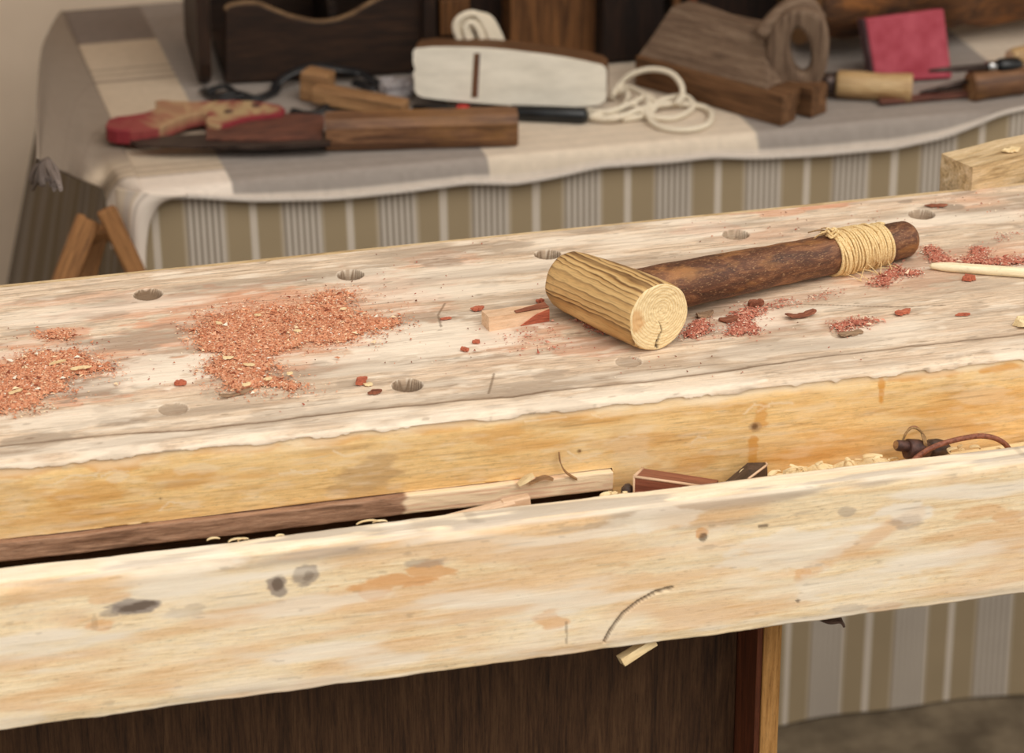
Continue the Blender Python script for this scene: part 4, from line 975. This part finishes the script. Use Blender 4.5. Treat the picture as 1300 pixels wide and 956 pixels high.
# ================================================================== TOOL TOTE
D=lambda a,b:(b-a).normalized()
tote=thing('tool_tote',onz(290,100,TZ+.004),'dark brown wooden tool tote with a scalloped front edge, at the left of the table','tool box')
ZT=TZ+.004
fa=onz(286,106,ZT); fb=onz(535,91,ZT); dt=D(fa,fb); nt_=V((-dt.y,dt.x,0))
def tp(px,py): return onp(px,py,fa,nt_)
curve=[(286,14),(292,8),(310,5),(328,6),(345,13),(365,21),(385,26),(405,29),(425,27),(445,20),(462,10),(480,0),(500,-8),(525,-12),(536,-14)]
top=[tp(*p) for p in curve]
poly=[V((fa.x,fa.y,ZT))]+top+[V((top[-1].x,top[-1].y,ZT))]
vs,fs=prism_vf(poly,nt_*.016); bevel(mk('front_board',vs,fs,M['darkwood'],tote,dt),.002)
tube('worn_edge',[p+nt_*.003+V((0,0,.0005)) for p in top],.0032,M['darkedge'],tote,8,sub=3)
LT=(fb-fa).length; TD=.19; HT=.20
# end boards (curved bottom front corner as in the photo)
def endboard(pos,name='end_board'):
    q=[(0-.014,.03),(-.010,.012),(.004,.0),(TD,0),(TD,HT*.55),(TD*.5+.02,HT),(TD*.5-.02,HT),(-.014,HT*.70)]
    q=[(-.014,.030),(-.009,.012),(.006,.0),(TD,0),(TD,HT*.62),(TD*.5+.03,HT+.03),(TD*.5-.03,HT+.03),(-.014,HT*.62)]
    pl=[pos+nt_*a+V((0,0,b)) for a,b in q]; vs,fs=prism_vf(pl,dt*.016); return bevel(mk(name,vs,fs,M['darkwood'],tote,(0,0,1)),.003)
endboard(fa-dt*.0165-dt*.016); endboard(fa+dt*(LT+.001))
vs,fs=prism_vf([fa+nt_*(TD-.014),fa+dt*LT+nt_*(TD-.014),fa+dt*LT+nt_*(TD-.014)+V((0,0,.135)),fa+nt_*(TD-.014)+V((0,0,.135))],nt_*.013); mk('back_board',vs,fs,M['darkwood'],tote,dt)
vs,fs=prism_vf([fa+nt_*.0165+V((0,0,.002)),fa+dt*LT+nt_*.0165+V((0,0,.002)),fa+dt*LT+nt_*(TD-.015)+V((0,0,.002)),fa+nt_*(TD-.015)+V((0,0,.002))],V((0,0,.010))); mk('bottom_board',vs,fs,M['darkwood'],tote,dt)
pc=fa+dt*(LT*.54); vs,fs=prism_vf([pc+nt_*.0165+V((0,0,.012)),pc+nt_*(TD-.015)+V((0,0,.012)),pc+nt_*(TD-.015)+V((0,0,.11)),pc+nt_*.0165+V((0,0,.085))],dt*.010); mk('divider',vs,fs,M['crate'],tote,nt_)
vs,fs=tube_vf([fa-dt*.016+nt_*TD*.5+V((0,0,HT)),fa+dt*(LT+.016)+nt_*TD*.5+V((0,0,HT))],.012,16); mk('carry_bar',vs,fs,M['darkwood'],tote,dt)
# ================================================================== CRATES BEHIND
def crate(px0,px1,pyb,h,dep,mat,label,name='wooden_box',trim=None,cat='box',lid=True):
    a=onz(px0,pyb,ZT); b_=onz(px1,pyb-(px1-px0)*.09,ZT); b_.y=a.y
    o=thing(name,((a.x+b_.x)/2,a.y,ZT),label,cat); t=.012
    box('front_board',a.x,b_.x,a.y,a.y+t,ZT,ZT+h,M[mat],o,grain=(0,0,1),bv=.002)
    box('back_board',a.x,b_.x,a.y+dep-t,a.y+dep,ZT,ZT+h,M[mat],o,bv=.002)
    box('end_board',a.x,a.x+t,a.y+t,a.y+dep-t,ZT,ZT+h,M[mat],o,grain=(0,1,0),bv=.001)
    box('end_board',b_.x-t,b_.x,a.y+t,a.y+dep-t,ZT,ZT+h,M[mat],o,grain=(0,1,0),bv=.001)
    if lid: box('lid',a.x,b_.x,a.y-.004,a.y+dep,ZT+h,ZT+h+.012,M[mat],o,bv=.002)
    if trim:
        for (q0,q1,zz0,zz1,mt) in trim: box('plank',a.x+q0,a.x+q1,a.y-.010,a.y,ZT+zz0,ZT+zz1,M[mt],o,grain=(0,0,1) if zz1-zz0>q1-q0 else (1,0,0),bv=.0015)
    return o
crate(553,643,72,.16,.10,'crate','dark wooden box standing between the scalloped tote and the brown plank box',trim=[(.004,.042,.030,.075,'brown'),(.006,.040,.085,.12,'brown')])
crate(648,757,78,.16,.10,'brown','mid-brown plank-fronted box standing behind the white-soled plane')
crate(765,842,80,.16,.10,'crate','near-black wooden box standing behind the rope coils')
crate(850,985,64,.15,.08,'crate','dark box behind the large weathered plane',trim=[(.0,.010,0,.13,'brown'),(.020,.032,0.0,.14,'redleg')])
# orange-brown log lying at the back right
def logmat():
    m,t,b=nt('orange_bark'); n=N(t); at=n.attr('gc').outputs['Vector']
    a=n.noise(at,1,(14,40,40),6,.7,1.2); c=n.ramp(a,[(.32,srgb(48,30,18)),(.5,srgb(104,66,34)),(.62,srgb(150,96,46)),(.75,srgb(190,128,62))])
    n.link(c,b.inputs['Base Color']); b.inputs['Roughness'].default_value=.75; n.bump(a,.008,.7,b); return m
lm=logmat(); la=onz(1000,78,TZ); la.y+=.06; 
ls=V((la.x+.02,onz(1150,76,TZ).y+.070,TZ+.108)); lathe('log',ls,ls+V((.62,.03,0)),[(t,.092+.004*math.sin(t*11)) for t in np.linspace(0,1,60)],lm,None,64,.012,18,capmat=M['tanbar'])
tag(bpy.data.objects['log'],'thick orange-brown barked log lying along the back right of the table','log')

# ================================================================== WHITE-SOLED PLANE
pa=onz(530,131,TZ+.012); pb=onz(763,136,TZ+.012); dp=D(pa,pb); np_=V((-dp.y,dp.x,0)); tiltn=(np_+V((0,0,-.14))).normalized()
pl=thing('coffin_plane',(pa+pb)/2,'coffin-shaped wooden hand plane lying on its side, showing its white sole','hand plane')
sole=[(527.7,61.5),(548,59.5),(569,59.5),(597,60),(624.6,61.5),(648,63.5),(671.7,66.5),(697,69.5),(721.6,73.4),(745,78),(763,82),(768,85),(770,90),(770,105),(770,121.9),(768,128),(760,133.5),(730,136),(694,136.3),(665,135),(638.5,133),(610,131),(583,128.8),(558,126.5),(536,123.5),(529,120),(526.3,114),(526,99),(524.5,96),(524.5,92),(527,89),(524,78),(524.5,65)]
sp=[onp(x,y,pa,tiltn) for x,y in sole]
vs,fs=prism_vf([p+tiltn*.0022 for p in sp],tiltn*.058)
bevel(mk('plane_body',vs,fs,M['brown_plane'],pl,dp),.0025)
# sole plate with the mouth cut through it
def sole_plate():
    bm=bmesh.new(); ctr=sum(sp,V())/len(sp)
    slot=[onp(x,y,pa,tiltn) for x,y in ((601.5,67.5),(609.5,67.5),(606.5,124.5),(598,124.5))]
    loops=[]
    vo=[bm.verts.new(p) for p in sp]; vi=[bm.verts.new(p) for p in slot]
    eo=[bm.edges.new((vo[i],vo[(i+1)%len(vo)])) for i in range(len(vo))]; ei=[bm.edges.new((vi[i],vi[(i+1)%4])) for i in range(4)]
    r=bmesh.ops.triangle_fill(bm,use_beauty=True,edges=eo+ei)
    ex=bmesh.ops.extrude_face_region(bm,geom=bm.faces[:]); bmesh.ops.translate(bm,verts=[e for e in ex['geom'] if isinstance(e,bmesh.types.BMVert)],vec=tiltn*.0021)
    bmesh.ops.recalc_face_normals(bm,faces=bm.faces); bm.verts.index_update()
    v=[x.co.copy() for x in bm.verts]; f=[[x.index for x in q.verts] for q in bm.faces]; bm.free()
    o=mk('sole',v,f,M['whitesole'],pl,dp); return tag(o,'white painted sole')
sole_plate()
m1=[onp(x,y,pa+tiltn*.0012,tiltn) for x,y in ((601,67),(610,67),(607,125),(598,125))]
vs,fs=prism_vf(m1,tiltn*.0009); tag(mk('mouth',vs,fs,M['brown_plane'],pl,(0,0,1)),'narrow brown mouth slot')
m2=[onp(x,y,pa+tiltn*.0006,tiltn) for x,y in ((606,70),(609.2,69),(606.2,123),(603,123))]
vs,fs=prism_vf(m2,tiltn*.0006); mk('plane_iron',vs,fs,M['rust'],pl,(0,0,1))
# black long handle under the plane
hb0=onz(575,139,TZ+.010); hb1=onz(746,147,TZ+.010)
sdv=thing('screwdriver',hb0,'black long-handled tool with a red tip lying in front of the white-soled plane','tool')
lathe('grip',hb0+ (hb1-hb0)*.42,hb1,[(0,.006),(.03,.009),(.5,.0098),(.93,.0098),(.98,.008),(1,.005)],M['blackgloss'],sdv,20)
lathe('shaft',hb0-(hb1-hb0)*.3,hb0+(hb1-hb0)*.42,[(0,.0032),(1,.0045)],M['blackgloss'],sdv,12)
lathe('red_collar',hb0+(hb1-hb0)*.03,hb0+(hb1-hb0)*.12,[(0,.0060),(.5,.007),(1,.006)],M['redplastic'],sdv,12)
# ropes
def pxpath(l,z=TZ): return [onz(x,y,z+dz) for x,y,dz in l]
rp=thing('rope_coil',onz(830,130,TZ),'white cotton cord lying in loose loops between the two planes','rope')
r_=.0036
tube('cord',pxpath([(745,145,.006),(775,148,.006),(810,142,.007),(838,128,.010),(868,122,.012),(880,135,.006),(862,148,.005),(838,150,.005),(815,142,.010),(800,128,.012)]),r_,M['rope'],rp,8)
tube('cord',pxpath([(748,150,.005),(780,150,.009),(815,138,.012),(850,132,.008),(885,134,.006),(902,142,.005),(898,158,.005),(870,165,.005),(838,161,.005),(822,146,.009),(822,125,.015),(800,112,.014),(782,113,.012),(777,122,.010)]),r_,M['rope'],rp,8)
tube('cord',pxpath([(777,124,.006),(786,108,.016),(800,95,.028),(825,88,.036),(850,92,.036),(864,106,.028),(866,122,.018),(858,132,.010)]),r_,M['rope'],rp,8)
tube('cord',pxpath([(778,116,.010),(796,118,.012),(792,134,.008),(770,144,.008),(748,148,.010)]),r_,M['rope'],rp,8)
tube('cord',pxpath([(745,140,.010),(772,142,.012),(800,132,.014),(822,122,.014),(832,134,.010),(820,146,.006),(790,152,.005)]),r_,M['rope'],rp,8)
# bundled cord behind the plane
hk=thing('cord_hank',onz(610,60,TZ),'folded hank of white cord standing up behind the white-soled plane','rope')
Yh=(pa.y+pb.y)/2+.078
for k in range(4):
    dx_=k*6; dy=k*1.2
    tube('cord_loop',[ony(x+dx_*.8,y+dy,Yh+k*.004) for x,y in ((592,72),(584,52),(578,36),(582,24),(596,17),(607,20),(617,36),(624,54),(628,72))],.0042,M['rope'],hk,8)
for k in range(3):
    tube('cord_loop',[ony(x+k*3,y,Yh-.003+k*.003) for x,y in ((600,70),(594,50),(590,36),(597,28),(606,36),(612,54),(615,70))],.0036,M['rope'],hk,8)
# straps
sb=thing('black_strap',onz(340,110,TZ),'thin black leather strap trailing across the cloth in front of the tote','strap')
def strap(l,w_=.0065): tube('strap_run',pxpath(l),w_,M['black'],sb,8,flat=.45)
strap([(258,114,.005),(275,122,.006),(300,118,.008),(325,124,.006),(348,116,.006),(352,106,.010),(372,92,.020),(400,84,.024),(430,88,.02),(455,92,.012),(470,100,.008),(480,108,.004),(470,111,.003),(450,104,.004)])
strap([(262,116,.010),(285,110,.010),(305,122,.006),(320,128,.004),(340,120,.004)],.006)
strap([(420,118,.014),(416,130,.010),(408,140,.006),(390,144,.003),(370,140,.003)],.005)
strap([(262,118,.006),(282,126,.006),(310,120,.008)],.006)
# tan bar
tbn=thing('wooden_lever',onz(440,120,TZ),'tan wooden bar with a squared drilled head, lying between tote and plane','wooden bar')
la0=onz(400,119,TZ+.016); la1=onz(515,141,TZ+.010)
dl=D(la0,la1)
obox('bar',la0.lerp(la1,.5)+V((0,0,.002)),dl,(0,0,1),((la1-la0).length/2,.013,.010),M['tanbar'],tbn,bv=.003)
hc=onz(403,108,TZ+.019); obox('head',hc,dl,(0,0,1),(.018,.015,.0185),M['tanbar'],tbn,bv=.004)
hf=hc-dl*.0182+V((0,0,.004)); lathe('drilled_hole',hf-dl*.0004,hf+dl*.002,[(0,.0045),(1,.0045)],M['blackish'],tbn,14)
# crumpled paper near plane
vs=[];fs=[]
cp=onz(505,121,TZ+.001)
v0,f0=rough_vf(*box_vf(cp+V((0,0,.009)),((1,0,0),(0,1,0),(0,0,1)),(.018,.016,.008)),5,.010,70,3)
o=mk('rag',v0,f0,plain('rag_cloth',(188,182,182),(150,144,146),60,.9),None); tag(o,'crumpled pale grey rag left of the white-soled plane','rag')

# ================================================================== SAW AND WOODEN-HANDLED TOOL
saw=thing('hand_saw',onz(260,165,TZ),'hand saw with a chipped red and tan grip and rusty blade, front left of table','saw')
zs=TZ+.025
out=[(134,168),(138,158),(150,153),(166,151),(184,147),(196,141),(199,134),(197,128),(206,126),(222,128),(245,129),(268,128),(295,127),(318,128),(340,131),(356,135),(362,141),(358,148),(342,151),(322,153),(305,158),(290,165),(275,168),(264,166),(261,158),(268,149),(256,147),(240,151),(226,158),(212,166),(204,172),(190,176),(168,178),(148,177),(137,174)]
po=[onz(x,y-(y-128)*.22,zs) for x,y in out]
def painted_handle():
    bm=bmesh.new(); vt=[bm.verts.new(p) for p in po]; f=bm.faces.new(vt)
    bmesh.ops.triangulate(bm,faces=[f]); bmesh.ops.subdivide_edges(bm,edges=bm.edges,cuts=3)
    ex=bmesh.ops.extrude_face_region(bm,geom=bm.faces[:]); bmesh.ops.translate(bm,verts=[e for e in ex['geom'] if isinstance(e,bmesh.types.BMVert)],vec=(0,0,-.016))
    bmesh.ops.recalc_face_normals(bm,faces=bm.faces); bm.verts.index_update()
    v=[x.co.copy() for x in bm.verts]; f=[[x.index for x in q.verts] for q in bm.faces]; bm.free()
    vv=np.array([tuple(p) for p in v]); col=np.zeros((len(vv),4)); pol=[(p.x,p.y) for p in po]
    d=-polydist(vv[:,0],vv[:,1],pol); nn=fbm(vv[:,0]*60,vv[:,1]*60,2)
    red=linc((134,50,56)); tan_=linc((176,150,112))
    xr=onz(200,160,zs).x
    k=np.clip(ss(.012,.003,d)*(nn>.38)+ (vv[:,2]<zs-.001)*.9+(vv[:,0]<xr)*.9,0,1)
    xm=onz(262,140,zs).x; k=np.where((vv[:,0]>xr)&(vv[:,0]<xm)&(vv[:,2]>zs-.001),np.clip(nn*1.1,0,1)*ss(.0,.01,d+.004)*.9,k)
    for i in range(3): col[:,i]=tan_[i]*(1-k)+red[i]*k
    col[:,3]=1; col[:,:3]*=(.8+.4*fbm(vv[:,0]*200,vv[:,1]*200,3))[:,None]
    o=mk('grip',v,f,CLO,saw,attrs={'col':col}); o.data.materials.clear(); o.data.materials.append(colmat('chipped_red_paint',.6))
    md=o.modifiers.new('b','BEVEL'); md.width=.005; md.segments=3; md.limit_method='ANGLE'; md.angle_limit=math.radians(50)
painted_handle()
for x,y in ((290,142),(325,134)): 
    c_=onz(x,y,zs); lathe('screw',c_-V((0,0,.004)),c_+V((0,0,.0012)),[(0,.0055),(.9,.0055),(1,.0045)],M['rustdark'],saw,14)
zb=TZ+.018
bl_=[onz(x,y,zb) for x,y in ((262,160),(330,148),(365,146),(400,147),(412,149),(412,160),(408,176),(330,180),(262,178))]
vs,fs=prism_vf(bl_,V((0,0,.0022))); tag(mk('blade',vs,fs,M['rust'],saw,(1,.1,0)),'rusty brown blade')
dk_=thing('wooden_handled_knife',onz(530,170,TZ),'long dark blade with a thick faceted brown wooden handle, along the front of the table','drawing knife')
k0=onz(414,192,TZ+.003); k1=onz(658,186,TZ+.003); dkd=D(k0,k1); kn_=V((-dkd.y,dkd.x,0))
def facet(name,p0,p1,w0,h0_,w1,h1,mat,parent):
    ax=D(p0,p1); side=V((-ax.y,ax.x,0)).normalized(); vs=[]; n=14; sec=[(-1,.25),(-.72,0),(.72,0),(1,.25),(1,.75),(.70,1),(-.70,1),(-1,.75)]
    for i in range(n):
        t=i/(n-1); p=p0.lerp(p1,t); w_=w0+(w1-w0)*t; h_=h0_+(h1-h0_)*t
        if t==0 or t==1: w_*=.92; 
        for s,q in sec:
            r=1+.04*mnoise.noise(V((t*7,s*3,q*3))); vs.append(p+side*(s*w_*r)+V((0,0,h_*q*(r if q>0 else 1))))
    fs=[tuple(range(7,-1,-1)),tuple((n-1)*8+k for k in range(8))]
    for i in range(n-1):
        for k in range(8): fs.append((i*8+k,i*8+(k+1)%8,(i+1)*8+(k+1)%8,(i+1)*8+k))
    return mk(name,vs,fs,mat,parent,ax)
facet('handle',k0+kn_*.016,k1+kn_*.017,.019,.037,.019,.038,M['handle'],dk_)
bk_=[onz(x,y,TZ+.014) for x,y in ((165,183),(215,176),(330,172),(420,170),(420,186),(330,190),(215,189),(175,187))]
vs,fs=prism_vf(bk_,V((0,0,.004))); mk('blade',vs,fs,M['darksteel'],dk_,(1,0,0))

# ================================================================== LARGE WEATHERED PLANE
gp_=thing('jack_plane',onz(930,130,TZ),'large weathered wooden rebate plane with a looped grip, right of the rope coils','hand plane')
q0=onz(806,108,ZT-.002); q1=onz(992,160,ZT-.002); dq=D(q0,q1); nq=V((-dq.y,dq.x,0)); Lq=(q1-q0).length
def gb(name,a0,a1,b0,b1,z0,z1,mat,cuts=3,amp=.0016,seed=0,lean=0):
    P=[q0+dq*a+nq*b for a,b in ((a0,b0),(a1,b0),(a1,b1),(a0,b1))]; vs=[V((p.x,p.y,ZT-.002+z0)) for p in P]+[V((p.x,p.y,ZT-.002+z1))+nq*lean for p in P]
    v,f=rough_vf(vs,[(3,2,1,0),(4,5,6,7),(0,1,5,4),(1,2,6,5),(2,3,7,6),(3,0,4,7)],cuts,amp,50,seed); return mk(name,v,f,mat,gp_,dq)
gb('fence',0,Lq,0,.028,0,.036,M['brown_plane'],3,.0015,1)
gb('sole_board',0.004,Lq*.97,.0282,.045,.014,.034,M['brown_plane'],3,.0015,5)
gb('sole_board',0.004,Lq+.01,.0452,.075,0,.036,M['brown_plane'],3,.0015,2)
# sloping stock above, tapering towards the front
S=[(0.0,.010,.0365),(Lq*.86,.010,.0365),(Lq*.84,.078,.0365),(0.0,.078,.0365)]
Tq=[(0.02,.044,.092),(Lq*.70,.050,.092),(Lq*.68,.080,.088),(0.02,.080,.092)]
vs=[q0+dq*a+nq*b+V((0,0,z)) for a,b,z in S]+[q0+dq*a+nq*b+V((0,0,z)) for a,b,z in Tq]
v,f=rough_vf(vs,[(3,2,1,0),(4,5,6,7),(0,1,5,4),(1,2,6,5),(2,3,7,6),(3,0,4,7)],5,.003,40,3); mk('stock',v,f,M['grey_plane'],gp_,dq)
# looped grip: a ring with an oval opening, standing across the right end
gc0=q0+dq*(Lq*.84)+nq*.080
ringo=[];ringi=[]
gx=dq*.80+nq*.60; gx.normalize(); gy=V((0,0,1)); gn=gx.cross(gy).normalized()
cg=onp(1012,66,q0+dq*(Lq*.80)+nq*.050,gn)
nn_=28; vs=[];fs=[]
for k in range(nn_):
    a=2*PI*k/nn_; ca,sa=math.cos(a),math.sin(a)
    ro=V((0,0,0)); rx=.037*(abs(ca)**.8)*(1 if ca>0 else -1); rz=.056*(abs(sa)**.85)*(1 if sa>0 else -1)
    o_=cg+gx*(rx+.004*sa)+gy*rz; i_=cg+gx*(.012*ca-.004*sa+.004)+gy*(.027*sa+.004)
    for p in (o_-gn*.012,o_*1.0+gn*.012,i_+gn*.012,i_-gn*.012): vs.append(p)
for k in range(nn_):
    b0=k*4;b1=((k+1)%nn_)*4
    for j in range(4): fs.append((b0+j,b0+(j+1)%4,b1+(j+1)%4,b1+j))
o=mk('looped_grip',vs,fs,M['grey_plane'],gp_,(0,0,1)); md=o.modifiers.new('b','BEVEL'); md.width=.006; md.segments=3; md.limit_method='ANGLE'; md.angle_limit=math.radians(40)
# horn sloping back from the grip
h0=onp(990,22,cg+nq*.03,gn); tube('horn',[cg+nq*.02+V((-.06,.0,.02)),cg+nq*.025+V((-.035,0,.048)),cg+nq*.02+V((-.005,0,.056)),cg+nq*.01+V((.02,0,.035))],[.010]*19,M['grey_plane'],gp_,10,sub=6)

# ================================================================== RIGHT-HAND TOOLS
z1=TZ+.016
ph=thing('carving_tool',onz(1090,110,TZ),'tool with a smooth pale tan handle, between the big plane and the red block','carving tool')
a0=onz(1062,106,TZ+.0185); a1=onz(1158,112,TZ+.0175)
lathe('handle',a0,a1,[(0,.015),(.04,.0165),(.3,.0175),(.6,.0165),(.95,.0180),(.99,.0175),(1.0,.0165)],M['paleh'],ph,28,.0012,25,capmat=M['paleedge'])
lathe('ferrule',a0+D(a1,a0)*.022,a0,[(0,.012),(1,.0135)],M['darksteel'],ph,20)
lathe('tang',a0+D(a1,a0)*.10+V((0,0,-.010)),a0+D(a1,a0)*.02,[(0,.003),(1,.005)],M['darksteel'],ph,10)
fl=thing('flat_file',onz(1170,128,TZ),'thin dark rusty flat file lying below the red block','file')
f0=onz(1116,133,TZ+.002); f1=onz(1236,122,TZ+.002); obox('file_blade',(f0+f1)/2+V((0,0,.004)),D(f0,f1),(0,0,1),((f1-f0).length/2,.006,.0025),M['rust'],fl,bv=.0008)
lathe('file_tang',f1+V((0,0,.004)),f1+D(f0,f1)*.04+V((0,0,.004)),[(0,.004),(1,.0015)],M['rust'],fl,8)
# red block
rb=thing('red_block',onz(1150,95,TZ),'crimson painted rectangular block propped on edge in front of the log','block')
ra=onz(1112,108,TZ+.002); rbp=onz(1207,101,TZ+.002); dr=D(ra,rbp); nr=V((-dr.y,dr.x,0)); tn=(nr+V((0,0,-.30))).normalized()
fc=[onp(x,y,ra,tn) for x,y in ((1112,104),(1209,99),(1198,11),(1099,24))]
vs,fs=prism_vf(fc,tn*.026); o=mk('block_face',vs,fs,M['red'],rb,dr); bevel(o,.002)
sq=[fc[0]+tn*.001-dr*.0012,fc[0]+tn*.026-dr*.0012,fc[3]+tn*.026-dr*.0012,fc[3]+tn*.001-dr*.0012]; vs,fs=prism_vf(sq,-dr*.0010)
tag(mk('block_side',vs,fs,M['redside'],rb,dr),'greyish worn side')
# turned brown handle at the far right
bh=thing('turned_chisel',onz(1260,105,TZ),'chisel with a flared dark brown wooden handle at the right end of the table','chisel')
b0_=onz(1231,110,TZ+.017); b1_=onz(1335,96,TZ+.019)
lathe('handle',b0_,b1_,[(0,.0165),(.03,.0190),(.18,.0172),(.5,.0165),(.62,.0175),(.66,.0150),(.9,.014),(1,.011)],M['handle'],bh,28,.0006,30,capmat=M['tanbar'])
lathe('blade',b1_,b1_+D(b0_,b1_)*.10,[(0,.006),(.5,.005),(1,.003)],M['darksteel'],bh,10)
# slim dark gouges
def gouge(pa_,pb_,za,zb_,label,mat='blackgloss',fer=True):
    a=onz(*pa_,za); b_=onz(*pb_,zb_); o=thing('gouge',(a+b_)/2,label,'gouge'); m_=a.lerp(b_,.62)
    lathe('blade',a,m_,[(0,.0020),(.3,.0034),(1,.0045)],M['darksteel'],o,12)
    if fer: lathe('ferrule',m_,m_+D(a,b_)*.014,[(0,.0065),(.5,.0072),(1,.0065)],M['steel'],o,16)
    lathe('handle',m_+D(a,b_)*.0145,b_,[(0,.0075),(.2,.0095),(.8,.0095),(1,.006)],M[mat],o,16); return o
gouge((1180,90),(1296,82),TZ+.045,TZ+.036,'dark gouge with a bright ferrule, lying highest beside the red block')
gouge((1168,118),(1262,100),TZ+.008,TZ+.012,'dark gouge with a bright ferrule, lying between file and red block')
gouge((1190,112),(1290,90),TZ+.020,TZ+.022,'dark gouge under the highest one, half hidden by the flared handle','crate',True)
lathe('round_stick',onz(1282,74,TZ+.03),onz(1350,60,TZ+.03),[(0,.010),(.1,.012),(1,.012)],M['paleh'],None,18,capmat=M['paleedge'])
tag(bpy.data.objects['round_stick'],'pale round stick end at the far right above the flared handle','stick')

# ================================================================== LIGHT
wd=bpy.data.worlds.new('sky'); SC.world=wd; wd.use_nodes=True; t=wd.node_tree
bgd=t.nodes['Background']; n=N(t)
tcw=n.new('ShaderNodeTexCoord'); sep=n.new('ShaderNodeSeparateXYZ'); n.link(tcw.outputs['Generated'],sep.inputs[0])
c=n.ramp(sep.outputs[2],[(0,(.60,.55,.48,1)),(.15,(.98,.94,.88,1)),(1,(1,.97,.92,1))]); n.link(c,bgd.inputs[0]); bgd.inputs[1].default_value=.9
sun=bpy.data.lights.new('sun','SUN'); so=bpy.data.objects.new('sun',sun); COL.objects.link(so)
sun.energy=1.6; sun.angle=math.radians(50); sun.color=(1,.95,.87)
dirn=V((.30,-.75,1.0)).normalized(); so.rotation_euler=(dirn).to_track_quat('Z','Y').to_euler(); so.location=(1,-2,3)
SC.view_settings.view_transform='Standard'; SC.view_settings.look='None'; SC.view_settings.gamma=1; SC.view_settings.use_curve_mapping=False
SC.view_settings.exposure=0.08
